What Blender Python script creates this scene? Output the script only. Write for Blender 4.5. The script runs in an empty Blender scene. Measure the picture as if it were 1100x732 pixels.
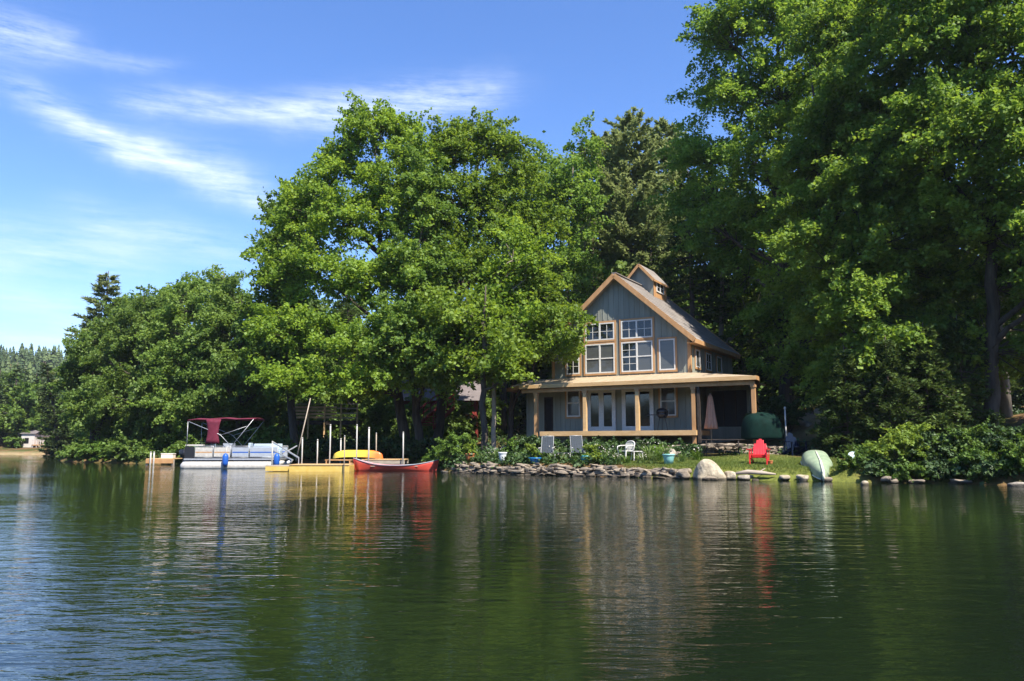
import bpy, math, random
import numpy as np
from mathutils import Vector, Matrix
R = math.radians
C = bpy.context.scene.collection
SC = bpy.context.scene

# ------------------------------------------------------------------ camera, world, sun, exposure
EYE, FPX, PITCH = 1.3, 856.0, math.atan(112/856.0)
cam_d = bpy.data.cameras.new('camera'); cam = bpy.data.objects.new('camera', cam_d); C.objects.link(cam)
cam_d.sensor_width = 36; cam_d.lens = 36*FPX/1100; cam_d.clip_end = 5000; cam_d.clip_start = .05
cam.location = (0, 0, EYE); cam.rotation_euler = (math.pi/2+PITCH, 0, 0)
SC.camera = cam
SUN_EL, SUN_AZ = R(54), R(147)        # azimuth clockwise from +Y (the view direction): behind the camera, to the right
SKY_STRENGTH, SUN_STRENGTH, EXPOSURE = .135, 5.0, 1.22

def direction(px, py):
    a = (px-550)/FPX; b = (366-py)/FPX; c, s = math.cos(PITCH), math.sin(PITCH)
    return Vector((a, c-b*s, s+b*c))
def azel(px, py):
    d = direction(px, py).normalized()
    return math.atan2(d.x, d.y), math.asin(d.z)
def at_y(px, py, Y):
    d = direction(px, py); t = Y/d.y
    return Vector((d.x*t, Y, EYE+d.z*t))
def xat(px, Y, py=480):
    return at_y(px, py, Y).x
def zat(py, Y, px=550):
    return at_y(px, py, Y).z

world = bpy.data.worlds.new('World'); SC.world = world; world.use_nodes = True
nt = world.node_tree; N = nt.nodes; L = nt.links
for n in list(N): N.remove(n)
def node(t, **kw):
    n = N.new(t)
    for k, v in kw.items(): setattr(n, k, v)
    return n
def wmath(op, a, b=None, clamp=False):
    n = N.new('ShaderNodeMath'); n.operation = op; n.use_clamp = clamp
    for i, v in enumerate((a, b)):
        if v is None: continue
        if isinstance(v, (int, float)): n.inputs[i].default_value = v
        else: L.new(v, n.inputs[i])
    return n.outputs[0]
out = node('ShaderNodeOutputWorld'); bg = node('ShaderNodeBackground')
sky = node('ShaderNodeTexSky', sky_type='NISHITA', sun_disc=False)
sky.sun_elevation = SUN_EL; sky.sun_rotation = SUN_AZ; sky.air_density = 1.0; sky.dust_density = .1; sky.ozone_density = 2.2
tc = node('ShaderNodeTexCoord'); sep = node('ShaderNodeSeparateXYZ'); L.new(tc.outputs['Generated'], sep.inputs[0])
az = wmath('ARCTAN2', sep.outputs[0], sep.outputs[1]); el = wmath('ARCSINE', sep.outputs[2])
comb = node('ShaderNodeCombineXYZ'); L.new(az, comb.inputs[0]); L.new(el, comb.inputs[1])
def wnoise(scale, detail=5, rough=.6, rot=0, sx=1, sy=1):
    mp = node('ShaderNodeMapping'); L.new(comb.outputs[0], mp.inputs[0])
    mp.inputs['Rotation'].default_value = (0, 0, rot); mp.inputs['Scale'].default_value = (sx, sy, 1)
    n = node('ShaderNodeTexNoise'); n.inputs['Scale'].default_value = scale; n.inputs['Detail'].default_value = detail; n.inputs['Roughness'].default_value = rough
    L.new(mp.outputs[0], n.inputs[0]); return n.outputs[0]
wob = wnoise(9, 4)
wob = wmath('MULTIPLY', wmath('SUBTRACT', wob, .5), .055)
azw = wmath('ADD', az, wob); elw = wmath('ADD', el, wmath('MULTIPLY', wob, .7))
total = None
# cirrus streaks: (from pixel, to pixel, half width in pixels, strength)
for (ax, ay, bx, by, w, st) in [(-10, 85, 170, 168, 15, .60), (70, 125, 310, 226, 15, .72), (150, 155, 290, 205, 24, .35), (140, 105, 350, 124, 14, .70), (290, 122, 540, 98, 20, .80),
                                (-90, 20, 82, 50, 18, .75), (60, 55, 190, 72, 7, .30), (-60, 255, 170, 285, 26, .45), (60, 230, 270, 275, 22, .40), (-60, 295, 110, 345, 22, .35), (-80, 375, 130, 378, 22, .50),
                                (-500, 60, -200, 160, 40, .6), (1300, 60, 1600, 130, 40, .5), (150, -260, 700, -150, 60, .5), (-300, -150, 100, -330, 60, .5)]:
    A, B = azel(ax, ay), azel(bx, by); dx, dy = B[0]-A[0], B[1]-A[1]; ln = math.hypot(dx, dy); dx /= ln; dy /= ln; hw = w/FPX
    px = wmath('SUBTRACT', azw, A[0]); py = wmath('SUBTRACT', elw, A[1])
    u = wmath('DIVIDE', wmath('ADD', wmath('MULTIPLY', px, dx), wmath('MULTIPLY', py, dy)), ln)
    v = wmath('DIVIDE', wmath('SUBTRACT', wmath('MULTIPLY', py, dx), wmath('MULTIPLY', px, dy)), hw)
    u2 = wmath('MULTIPLY', wmath('SUBTRACT', u, .5), 2.0)
    g = wmath('EXPONENT', wmath('MULTIPLY', wmath('ADD', wmath('MULTIPLY', v, v), wmath('POWER', wmath('ABSOLUTE', u2), 4)), -1.1))
    fib = wnoise(7, 8, .72, -math.atan2(dy, dx), 1.2, 8)
    fib = wmath('MULTIPLY_ADD' if False else 'MULTIPLY', wmath('SUBTRACT', fib, .33), 2.9, True)
    g = wmath('MULTIPLY', wmath('MULTIPLY', g, st), fib)
    total = g if total is None else wmath('ADD', total, g)
low = wmath('EXPONENT', wmath('MULTIPLY', wmath('ABSOLUTE', el), -11))      # milky air along the horizon
total = wmath('ADD', total, wmath('MULTIPLY', low, .15), True)
mix = node('ShaderNodeMix', data_type='RGBA'); L.new(total, mix.inputs[0])
hs = node('ShaderNodeHueSaturation'); hs.inputs['Saturation'].default_value = 1.10; L.new(sky.outputs[0], hs.inputs['Color'])
tn = node('ShaderNodeMix', data_type='RGBA', blend_type='MULTIPLY'); tn.inputs[0].default_value = 1; L.new(hs.outputs[0], tn.inputs[6]); tn.inputs[7].default_value = (.54, .635, .83, 1)
L.new(tn.outputs[2], mix.inputs[6]); mix.inputs[7].default_value = (3.8, 4.2, 4.8, 1)
L.new(mix.outputs[2], bg.inputs[0]); bg.inputs[1].default_value = SKY_STRENGTH; L.new(bg.outputs[0], out.inputs[0])

sun_d = bpy.data.lights.new('sun', 'SUN'); sun = bpy.data.objects.new('sun', sun_d); C.objects.link(sun)
sun_d.energy = SUN_STRENGTH; sun_d.angle = R(.5); sun_d.color = (1, .93, .82)
SUN_DIR = Vector((math.sin(SUN_AZ)*math.cos(SUN_EL), math.cos(SUN_AZ)*math.cos(SUN_EL), math.sin(SUN_EL)))
sun.rotation_euler = (-SUN_DIR).to_track_quat('-Z', 'Y').to_euler(); sun.location = SUN_DIR*150
vs = SC.view_settings; vs.view_transform = 'Standard'; vs.look = 'None'; vs.gamma = 1; vs.exposure = EXPOSURE; vs.use_curve_mapping = False
cy = SC.cycles; cy.max_bounces = 7; cy.diffuse_bounces = 4; cy.glossy_bounces = 3; cy.transmission_bounces = 4; cy.transparent_max_bounces = 6
cy.use_denoising = True; cy.caustics_reflective = False; cy.caustics_refractive = False; cy.sample_clamp_indirect = 6

# ------------------------------------------------------------------ materials
def mat(name, col, rough=.7, var=0.0, scale=6, spec=.3, metal=0, bump=0, bscale=None, col2=None, stretch=None, coords='Object', rand=0.0, wet=False):
    m = bpy.data.materials.new(name); m.use_nodes = True; t = m.node_tree; b = t.nodes['Principled BSDF']
    b.inputs['Roughness'].default_value = rough; b.inputs['Specular IOR Level'].default_value = spec; b.inputs['Metallic'].default_value = metal
    b.inputs['Base Color'].default_value = (*col, 1)
    if var or bump or col2:
        co = t.nodes.new('ShaderNodeTexCoord'); mp = t.nodes.new('ShaderNodeMapping'); t.links.new(co.outputs[coords], mp.inputs[0])
        if stretch: mp.inputs['Scale'].default_value = stretch
        nz = t.nodes.new('ShaderNodeTexNoise'); nz.inputs['Scale'].default_value = scale; nz.inputs['Detail'].default_value = 6; nz.inputs['Roughness'].default_value = .62
        t.links.new(mp.outputs[0], nz.inputs[0])
        rp = t.nodes.new('ShaderNodeValToRGB'); rp.color_ramp.elements[0].position = .3; rp.color_ramp.elements[1].position = .7
        c2 = col2 or tuple(min(1, c*(1+var)) for c in col); c1 = col if col2 else tuple(c*(1-var) for c in col)
        rp.color_ramp.elements[0].color = (*c1, 1); rp.color_ramp.elements[1].color = (*c2, 1)
        t.links.new(nz.outputs[0], rp.inputs[0]); last = rp.outputs[0]
        if rand:
            oi = t.nodes.new('ShaderNodeObjectInfo'); h = t.nodes.new('ShaderNodeHueSaturation')
            mr = t.nodes.new('ShaderNodeMapRange'); mr.inputs[3].default_value = 1-rand; mr.inputs[4].default_value = 1+rand
            t.links.new(oi.outputs['Random'], mr.inputs[0]); t.links.new(mr.outputs[0], h.inputs['Value']); t.links.new(last, h.inputs['Color']); last = h.outputs[0]
        t.links.new(last, b.inputs['Base Color'])
        if bump:
            bp = t.nodes.new('ShaderNodeBump'); bp.inputs['Strength'].default_value = bump; bp.inputs['Distance'].default_value = .05
            if bscale:
                n2 = t.nodes.new('ShaderNodeTexNoise'); n2.inputs['Scale'].default_value = bscale; n2.inputs['Detail'].default_value = 6
                t.links.new(mp.outputs[0], n2.inputs[0]); t.links.new(n2.outputs[0], bp.inputs['Height'])
            else: t.links.new(nz.outputs[0], bp.inputs['Height'])
            t.links.new(bp.outputs[0], b.inputs['Normal'])
    if wet:
        ge = t.nodes.new('ShaderNodeNewGeometry'); sx = t.nodes.new('ShaderNodeSeparateXYZ'); t.links.new(ge.outputs['Position'], sx.inputs[0]); ad = t.nodes.new('ShaderNodeMath'); ad.operation = 'MULTIPLY_ADD'; t.links.new(nz.outputs[0], ad.inputs[0]); ad.inputs[1].default_value = -.16; t.links.new(sx.outputs[2], ad.inputs[2])
        wr = t.nodes.new('ShaderNodeMapRange'); wr.inputs[1].default_value = -.03; wr.inputs[2].default_value = .03; wr.inputs[3].default_value = .28; wr.inputs[4].default_value = 1; t.links.new(ad.outputs[0], wr.inputs[0])
        ml = t.nodes.new('ShaderNodeHueSaturation'); t.links.new(wr.outputs[0], ml.inputs['Value']); t.links.new(last, ml.inputs['Color']); t.links.new(ml.outputs[0], b.inputs['Base Color'])
    return m

def leafmat(name, dark, light, trans=.4, gloss=.025):
    m = bpy.data.materials.new(name); m.use_nodes = True; t = m.node_tree
    for n in list(t.nodes): t.nodes.remove(n)
    o = t.nodes.new('ShaderNodeOutputMaterial'); at = t.nodes.new('ShaderNodeAttribute'); at.attribute_name = 'tint'
    rp = t.nodes.new('ShaderNodeValToRGB'); rp.color_ramp.elements[0].color = (*dark, 1); rp.color_ramp.elements[1].color = (*light, 1)
    t.links.new(at.outputs['Fac'], rp.inputs[0])
    oi = t.nodes.new('ShaderNodeObjectInfo'); h = t.nodes.new('ShaderNodeHueSaturation')
    mr = t.nodes.new('ShaderNodeMapRange'); mr.inputs[3].default_value = .82; mr.inputs[4].default_value = 1.15
    t.links.new(oi.outputs['Random'], mr.inputs[0]); t.links.new(mr.outputs[0], h.inputs['Value']); t.links.new(rp.outputs[0], h.inputs['Color'])
    d = t.nodes.new('ShaderNodeBsdfDiffuse'); tr = t.nodes.new('ShaderNodeBsdfTranslucent'); g = t.nodes.new('ShaderNodeBsdfGlossy'); g.inputs['Roughness'].default_value = .6
    g.inputs['Color'].default_value = (.8, .85, .8, 1)
    hy = t.nodes.new('ShaderNodeHueSaturation'); hy.inputs['Hue'].default_value = .485; hy.inputs['Value'].default_value = 1.25; t.links.new(h.outputs[0], hy.inputs['Color'])
    t.links.new(h.outputs[0], d.inputs['Color']); t.links.new(hy.outputs[0], tr.inputs['Color'])
    m1 = t.nodes.new('ShaderNodeMixShader'); m1.inputs[0].default_value = trans; m2 = t.nodes.new('ShaderNodeMixShader'); m2.inputs[0].default_value = gloss
    t.links.new(d.outputs[0], m1.inputs[1]); t.links.new(tr.outputs[0], m1.inputs[2]); t.links.new(m1.outputs[0], m2.inputs[1]); t.links.new(g.outputs[0], m2.inputs[2]); t.links.new(m2.outputs[0], o.inputs[0])
    return m

M = dict(
    maple=leafmat('maple_leaf', (.098, .185, .014), (.245, .365, .030), .54),
    maple2=leafmat('oak_leaf', (.082, .165, .018), (.19, .30, .034), .52),
    right=leafmat('giant_maple_leaf', (.092, .19, .018), (.25, .375, .038), .54),  # leaf colour of the giant maples on the right
    low=leafmat('alder_leaf', (.082, .155, .022), (.185, .28, .044), .5),
    bushy=leafmat('bush_leaf', (.05, .11, .012), (.14, .23, .028), .36),
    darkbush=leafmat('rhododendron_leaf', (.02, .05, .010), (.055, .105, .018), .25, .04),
    lime=leafmat('lime_leaf', (.13, .21, .02), (.25, .34, .04), .48),
    strap=leafmat('strap_leaf', (.07, .13, .025), (.20, .27, .07), .3),
    pine=leafmat('pine_needle', (.11, .155, .05), (.235, .28, .10), .42, .02),
    hemlock=leafmat('hemlock_needle', (.035, .07, .014), (.09, .135, .03), .3, .02),
    farpine=leafmat('far_needle', (.045, .080, .026), (.115, .160, .052), .25, .02),
    grass=leafmat('grass_blade', (.07, .115, .016), (.16, .20, .04), .35, .02),
    petal=leafmat('flower_petal', (.5, .45, .4), (.75, .7, .6), .3, .0),
    bark=mat('bark', (.035, .029, .024), .9, col2=(.105, .087, .07), scale=5, bump=.9, bscale=9, stretch=(1, 1, .18), spec=.1),
    palebark=mat('pale_bark', (.20, .17, .13), .9, col2=(.36, .31, .25), scale=4, bump=.5, stretch=(1, 1, .4), spec=.1),
    pinebark=mat('pine_bark', (.06, .045, .038), .9, col2=(.14, .11, .09), scale=6, bump=.9, stretch=(1, 1, .25), spec=.1),
    siding=mat('grey_siding', (.225, .235, .195), .75, .22, 2.2, bump=.12, stretch=(1, 1, .10), spec=.2),
    wood=mat('cedar_trim', (.34, .18, .078), .7, col2=(.47, .275, .13), scale=4, stretch=(1, 1, .3), spec=.2, bump=.1),
    new_sunlit_wood=mat('new_pine_and_sunlit_board', (.46, .285, .125), .7, col2=(.58, .39, .20), scale=4, stretch=(.4, 1, 1), spec=.2, bump=.1),
    greywood=mat('weathered_board', (.24, .20, .16), .85, col2=(.40, .34, .27), scale=5, stretch=(.3, 1, 1), spec=.15, bump=.2),
    darkwood=mat('dark_stained_wood', (.045, .035, .028), .8, .4, 5, spec=.2),
    shingle=mat('brown_roof', (.165, .145, .13), .6, col2=(.265, .238, .215), scale=3, spec=.45, bump=.12, bscale=30, stretch=(1, .25, 1)),
    white=mat('white_paint', (.58, .57, .53), .5, .12, 8),
    pvc=mat('white_pvc', (.38, .37, .34), .5, .3, 9, stretch=(1, 1, .3)),
    glass=mat('window_glass', (.012, .014, .016), .04, spec=.7),
    blind=mat('blind_behind_glass', (.075, .08, .08), .10, .12, 30, spec=.6, stretch=(.02, .02, 1)),
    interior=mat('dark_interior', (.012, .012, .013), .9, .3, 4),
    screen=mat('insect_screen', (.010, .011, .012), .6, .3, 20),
    redwood=mat('red_cabin_paint', (.20, .028, .022), .75, .2, 4, stretch=(1, 1, .15)),
    redplastic=mat('red_plastic', (.62, .022, .03), .42, .08, 6, spec=.4),
    redhull=mat('red_hull', (.56, .075, .05), .35, .16, 5, spec=.45, stretch=(.3, 1, 1)),
    maroon=mat('maroon_canvas', (.11, .013, .03), .85, .2, 6, bump=.3, bscale=5),
    yellowdock=mat('yellow_foam_float', (.50, .33, .065), .7, col2=(.58, .42, .13), scale=5, spec=.3),
    alu=mat('aluminium', (.46, .47, .48), .5, .15, 8, metal=.6),
    boatwhite=mat('boat_panel_white', (.42, .40, .36), .45, .2, 6, spec=.5),
    boatgrey=mat('boat_panel_grey', (.30, .33, .37), .4, .1, 6, spec=.5),
    carpet=mat('deck_carpet', (.10, .11, .13), .95, .2, 20),
    black=mat('black_plastic', (.016, .016, .018), .35, .2, 6, spec=.5),
    bluevinyl=mat('blue_fender', (.015, .085, .36), .4, .1, 5, spec=.4),
    blueseat=mat('pale_blue_vinyl', (.36, .44, .52), .5, .08, 5),
    terracotta=mat('terracotta', (.48, .16, .06), .8, .15, 7),
    bluepot=mat('blue_glaze', (.02, .20, .46), .25, .15, 6, spec=.5),
    turqpot=mat('turquoise_glaze', (.06, .34, .38), .3, .15, 6, spec=.5),
    tealpot=mat('teal_pale_pot', (.20, .42, .40), .45, .15, 6),
    bucket=mat('white_bucket', (.55, .58, .58), .4, .1, 6),
    webbing=mat('grey_blue_webbing', (.036, .046, .058), .8, .25, 30, stretch=(.1, .1, 1)),  # webbing colour lowered to carry the shade on the lounge chairs
    peach=mat('peach_canvas', (.58, .30, .19), .85, .12, 5, bump=.2),
    tarp=mat('dark_green_tarp', (.004, .018, .014), .8, .3, 4, spec=.08, bump=.4, bscale=3),  # darkened beyond the cloth's own green to stand in for shade
    hullgreen=mat('pale_green_hull', (.17, .235, .15), .5, col2=(.29, .35, .23), scale=4, spec=.4),
    hullkeel=mat('pale_keel', (.60, .60, .45), .5, .1, 6),
    paleblue=mat('pale_blue_hull', (.45, .56, .60), .35, .08, 5, spec=.5),
    bluechair=mat('dark_blue_plastic', (.008, .014, .03), .95, .1, 6, spec=0),  # near-black and matt, standing in for deep shade on the blue chair
    rock=mat('fieldstone', (.10, .088, .07), .9, col2=(.36, .32, .26), scale=3.2, bump=.9, bscale=7, spec=.15, wet=True, rand=.2, coords='Object'),
    wallrock=mat('wall_stone', (.09, .075, .06), .9, col2=(.34, .28, .21), scale=2.6, bump=.6, bscale=10, spec=.15, wet=True),
    paleRock=mat('pale_granite', (.20, .165, .115), .9, col2=(.50, .43, .31), scale=3.4, bump=.9, bscale=7, spec=.15, wet=True),
    soil=mat('pot_soil', (.03, .02, .014), .95, .3, 20),
    cottage=mat('cottage_siding', (.50, .46, .42), .8, .06, 3),
    cottageroof=mat('cottage_roof', (.14, .12, .12), .8, .15, 3),
    turqhull=mat('turquoise_hull', (.05, .26, .26), .4, .1, 5),
)
# kayak skin: yellow at the bow running into orange
def kayak_mat():
    m = mat('yellow_orange_kayak_skin', (.7, .4, .05), .35, spec=.45); t = m.node_tree
    co = t.nodes.new('ShaderNodeTexCoord'); sp = t.nodes.new('ShaderNodeSeparateXYZ'); rp = t.nodes.new('ShaderNodeValToRGB')
    mr = t.nodes.new('ShaderNodeMapRange'); mr.inputs[1].default_value = -1.4; mr.inputs[2].default_value = 1.4
    t.links.new(co.outputs['Object'], sp.inputs[0]); t.links.new(sp.outputs[0], mr.inputs[0]); t.links.new(mr.outputs[0], rp.inputs[0])
    e = rp.color_ramp.elements; e[0].color = (.78, .56, .06, 1); e[1].color = (.68, .14, .02, 1); e[0].position = .45; e[1].position = .9
    t.links.new(rp.outputs[0], t.nodes['Principled BSDF'].inputs['Base Color']); return m
M['kayak'] = kayak_mat()

# ------------------------------------------------------------------ terrain
LAKE = np.array([(70, 4), (40, 14), (24, 21), (17.3, 25.0), (14.6, 27.6), (12.2, 28.0), (10.9, 29.2), (9.2, 30.0), (7.5, 30.4), (6.6, 31.0), (3.9, 33.2), (.4, 35.3), (-2.7, 38.2),
                 (-4.5, 43.5), (-6.5, 47.0), (-11, 50.5), (-16, 53.5), (-22, 55), (-27, 57), (-34, 62), (-38.5, 69), (-44, 84), (-50, 100), (-58, 108), (-80, 107), (-120, 112), (-200, 130),
                 (-420, 110), (-420, -130), (-150, -150), (0, -140), (150, -155), (420, -130), (420, 4)], float)
def lake_distance(x, y):
    x = np.asarray(x, float); y = np.asarray(y, float)
    best = np.full(x.shape, 1e9); inside = np.zeros(x.shape, bool); n = len(LAKE)
    for i in range(n):
        a = LAKE[i]; b = LAKE[(i+1) % n]; ab = b-a
        t = np.clip(((x-a[0])*ab[0]+(y-a[1])*ab[1])/(ab@ab), 0, 1)
        best = np.minimum(best, np.hypot(x-a[0]-t*ab[0], y-a[1]-t*ab[1]))
        if a[1] != b[1]:
            cr = ((a[1] > y) != (b[1] > y)) & (x < (b[0]-a[0])*(y-a[1])/(b[1]-a[1])+a[0]); inside ^= cr
    return np.where(inside, -best, best)
def sstep(t): t = np.clip(t, 0, 1); return t*t*(3-2*t)
def height(x, y):
    x = np.asarray(x, float); y = np.asarray(y, float)
    d = lake_distance(x, y)
    h = .42*sstep(d/.55)+.07*np.clip(d, 0, 10)+.13*np.clip(d-10, 0, 45)+.02*np.clip(d-55, 0, 400)
    h = h-1.6*sstep(-d/5)-.05*sstep(-d/.3)
    h = h+.05*np.sin(x*1.3+y*.7)*sstep(d/3)+.04*np.sin(x*.5-y*1.9)*sstep(d/3)+.15*np.sin(x*.21+1)*np.cos(y*.17)*sstep(d/8)
    h = h+1.0*np.exp(-((x-25)/5)**2-((y-38)/5)**2)+1.3*np.exp(-((x-16)/2.6)**2-((y-42)/3)**2)
    h = h+24*np.exp(-(x/420)**4-((y+330)/130)**2)*sstep(d/60)  # unseen hill behind the camera, added to darken the window reflections
    h = h+31*np.exp(-((x+290)/150)**2-((y-430)/110)**2)*sstep(d/60)+12*np.exp(-((x+60)/160)**2-((y-420)/120)**2)*sstep(d/60)
    return h
def gz(x, y): return float(height(np.array([x]), np.array([y]))[0])
def ground_at(px, py, far=90):
    d = direction(px, py); t = 20
    while t < far:
        if EYE+d.z*t <= gz(d.x*t, d.y*t) and gz(d.x*t, d.y*t) > .05: break
        t += .05
    return Vector((d.x*t, d.y*t, gz(d.x*t, d.y*t)))
def shore_spot(px, d):
    for Y in np.arange(22, 130, .1):
        x = xat(px, Y)
        if float(lake_distance(np.array([x]), np.array([Y]))[0]) > d: return Vector((x, Y, gz(x, Y)))
def spot(px, Y): x = xat(px, Y); return Vector((x, Y, gz(x, Y)))

def mesh_np(name, V, F, mats, tint=None, smooth=False, mi=None, parent=None):
    """V (n,3), F (m,k) arrays, one mesh object"""
    me = bpy.data.meshes.new(name); V = np.asarray(V, np.float32); F = np.asarray(F, np.int32); k = F.shape[1]
    me.vertices.add(len(V)); me.vertices.foreach_set('co', V.ravel())
    me.loops.add(F.size); me.loops.foreach_set('vertex_index', F.ravel())
    me.polygons.add(len(F)); me.polygons.foreach_set('loop_start', np.arange(len(F), dtype=np.int32)*k)
    for m in (mats if isinstance(mats, (list, tuple)) else [mats]): me.materials.append(m)
    if mi is not None: me.polygons.foreach_set('material_index', np.asarray(mi, np.int32))
    if smooth: me.polygons.foreach_set('use_smooth', np.ones(len(F), bool))
    if tint is not None:
        a = me.attributes.new('tint', 'FLOAT', 'FACE'); a.data.foreach_set('value', np.asarray(tint, np.float32))
    me.update(calc_edges=True)
    o = bpy.data.objects.new(name, me); C.objects.link(o)
    if parent: o.parent = parent
    return o

def axis(*segs):
    return np.unique(np.concatenate([np.arange(a, b, s) for a, b, s in segs]))
gx = axis((-660, -420, 40), (-420, -150, 18), (-150, -60, 4), (-60, -24, 1.2), (-24, -8, .6), (-8, 20, .35), (20, 60, 1.2), (60, 200, 14), (200, 661, 46))
gy = axis((-500, -120, 20), (-120, 16, 8), (16, 24, 1), (24, 56, .35), (56, 80, .8), (80, 140, 2.5), (140, 661, 16))
GX, GY = np.meshgrid(gx, gy); GZ = height(GX, GY)
V = np.stack([GX, GY, GZ], -1).reshape(-1, 3); nx, ny = len(gx), len(gy)
I = (np.arange(ny-1)[:, None]*nx+np.arange(nx-1)[None, :]).ravel(); F = np.stack([I, I+1, I+1+nx, I+nx], 1)
def ground_mat():
    m = bpy.data.materials.new('forest_floor'); m.use_nodes = True; t = m.node_tree; b = t.nodes['Principled BSDF']; b.inputs['Roughness'].default_value = .95; b.inputs['Specular IOR Level'].default_value = .1
    co = t.nodes.new('ShaderNodeTexCoord')
    def nz(s, d=6):
        n = t.nodes.new('ShaderNodeTexNoise'); n.inputs['Scale'].default_value = s; n.inputs['Detail'].default_value = d; n.inputs['Roughness'].default_value = .65; t.links.new(co.outputs['Object'], n.inputs[0]); return n.outputs[0]
    def ramp(f, c0, c1, a=.35, bb=.65):
        r = t.nodes.new('ShaderNodeValToRGB'); r.color_ramp.elements[0].color = (*c0, 1); r.color_ramp.elements[1].color = (*c1, 1); r.color_ramp.elements[0].position = a; r.color_ramp.elements[1].position = bb; t.links.new(f, r.inputs[0]); return r.outputs[0]
    def mx(f, a, c):
        r = t.nodes.new('ShaderNodeMix'); r.data_type = 'RGBA'; t.links.new(f, r.inputs[0]); t.links.new(a, r.inputs[6]); t.links.new(c, r.inputs[7]); return r.outputs[2]
    needles = ramp(nz(3), (.07, .042, .02), (.20, .115, .055)); moss = ramp(nz(5), (.03, .045, .012), (.075, .085, .02))
    lawn = ramp(nz(4), (.07, .085, .018), (.15, .165, .036)); sand = ramp(nz(2), (.30, .22, .12), (.44, .34, .20))
    at = t.nodes.new('ShaderNodeAttribute'); at.attribute_name = 'zone'; sp = t.nodes.new('ShaderNodeSeparateColor'); t.links.new(at.outputs['Color'], sp.inputs[0])
    base = mx(ramp(nz(.5), (0, 0, 0), (1, 1, 1), .42, .6), needles, moss)
    base = mx(sp.outputs[0], base, lawn); base = mx(sp.outputs[1], base, sand)
    t.links.new(base, b.inputs['Base Color'])
    bp = t.nodes.new('ShaderNodeBump'); bp.inputs['Strength'].default_value = .7; bp.inputs['Distance'].default_value = .06; t.links.new(nz(9), bp.inputs['Height']); t.links.new(bp.outputs[0], b.inputs['Normal'])
    return m
ground = mesh_np('ground', V, F, ground_mat(), smooth=True); ground['kind'] = 'structure'
dl = lake_distance(GX, GY)
lawn = sstep((GX-4.5)/2)*sstep((13.2-GX)/1.5)*sstep((6.5-dl)/2)*(GY < 60)
sand = np.maximum.reduce([sstep((.9-dl)/.6)*.7*(GY > 95)*(GX < -52), np.exp(-((GX-16.5)/2.2)**2-((GY-42)/2.6)**2)*.95])
za = ground.data.color_attributes.new('zone', 'FLOAT_COLOR', 'POINT')
za.data.foreach_set('color', np.stack([lawn, sand, 0*lawn, 0*lawn+1], -1).astype(np.float32).ravel())

# ------------------------------------------------------------------ water
def water_mat():
    m = bpy.data.materials.new('lake_water'); m.use_nodes = True; t = m.node_tree; b = t.nodes['Principled BSDF']
    b.inputs['Base Color'].default_value = (.006, .011, .005, 1); b.inputs['Roughness'].default_value = .02; b.inputs['IOR'].default_value = 1.333
    co = t.nodes.new('ShaderNodeTexCoord')
    def nz(scale, sx, sy, rot, detail, dist=0):
        mp = t.nodes.new('ShaderNodeMapping'); t.links.new(co.outputs['Object'], mp.inputs[0]); mp.inputs['Rotation'].default_value = (0, 0, rot); mp.inputs['Scale'].default_value = (sx, sy, 1)
        n = t.nodes.new('ShaderNodeTexNoise'); n.inputs['Scale'].default_value = scale; n.inputs['Detail'].default_value = detail; n.inputs['Roughness'].default_value = .5; n.inputs['Distortion'].default_value = dist
        t.links.new(mp.outputs[0], n.inputs[0]); return n.outputs[0]
    def mth(op, a, c):
        n = t.nodes.new('ShaderNodeMath'); n.operation = op
        for i, v in enumerate((a, c)):
            if isinstance(v, (int, float)): n.inputs[i].default_value = v
            else: t.links.new(v, n.inputs[i])
        return n.outputs[0]
    def wave(scale, rot, dist):
        mp = t.nodes.new('ShaderNodeMapping'); t.links.new(co.outputs['Object'], mp.inputs[0]); mp.inputs['Rotation'].default_value = (0, 0, rot)
        w = t.nodes.new('ShaderNodeTexWave'); w.wave_profile = 'SIN'; w.bands_direction = 'Y'; w.inputs['Scale'].default_value = scale; w.inputs['Distortion'].default_value = dist; w.inputs['Detail'].default_value = 2; w.inputs['Detail Scale'].default_value = .6
        t.links.new(mp.outputs[0], w.inputs[0]); return w.outputs[0]
    # patches of stronger wind ripple
    patch = nz(.16, 1, .6, .3, 3)
    pr = t.nodes.new('ShaderNodeMapRange'); pr.inputs[1].default_value = .38; pr.inputs[2].default_value = .66; pr.inputs[3].default_value = .35; pr.inputs[4].default_value = 1.2; t.links.new(patch, pr.inputs[0])
    h = mth('MULTIPLY', nz(.8, .6, 1.4, .12, 2, .6), .015)
    h = mth('ADD', h, mth('MULTIPLY', nz(2.6, .55, 1.5, -.18, 2, .8), .0140))
    h = mth('ADD', h, mth('MULTIPLY', nz(7, .6, 1.4, .1, 3, .3), .0075))
    h = mth('ADD', h, mth('MULTIPLY', nz(19, .7, 1.3, -.2, 2, .2), .0018))
    h = mth('ADD', h, mth('MULTIPLY', wave(.5, .10, 7), .0020))
    h = mth('MULTIPLY', h, pr.outputs[0])
    bp = t.nodes.new('ShaderNodeBump'); bp.inputs['Strength'].default_value = 1; bp.inputs['Distance'].default_value = 1.0
    t.links.new(h, bp.inputs['Height']); t.links.new(bp.outputs[0], b.inputs['Normal']); return m
w = mesh_np('water', [(-640, -480, 0), (640, -480, 0), (640, 600, 0), (-640, 600, 0)], [(0, 1, 2, 3)], water_mat()); w['kind'] = 'structure'

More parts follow.
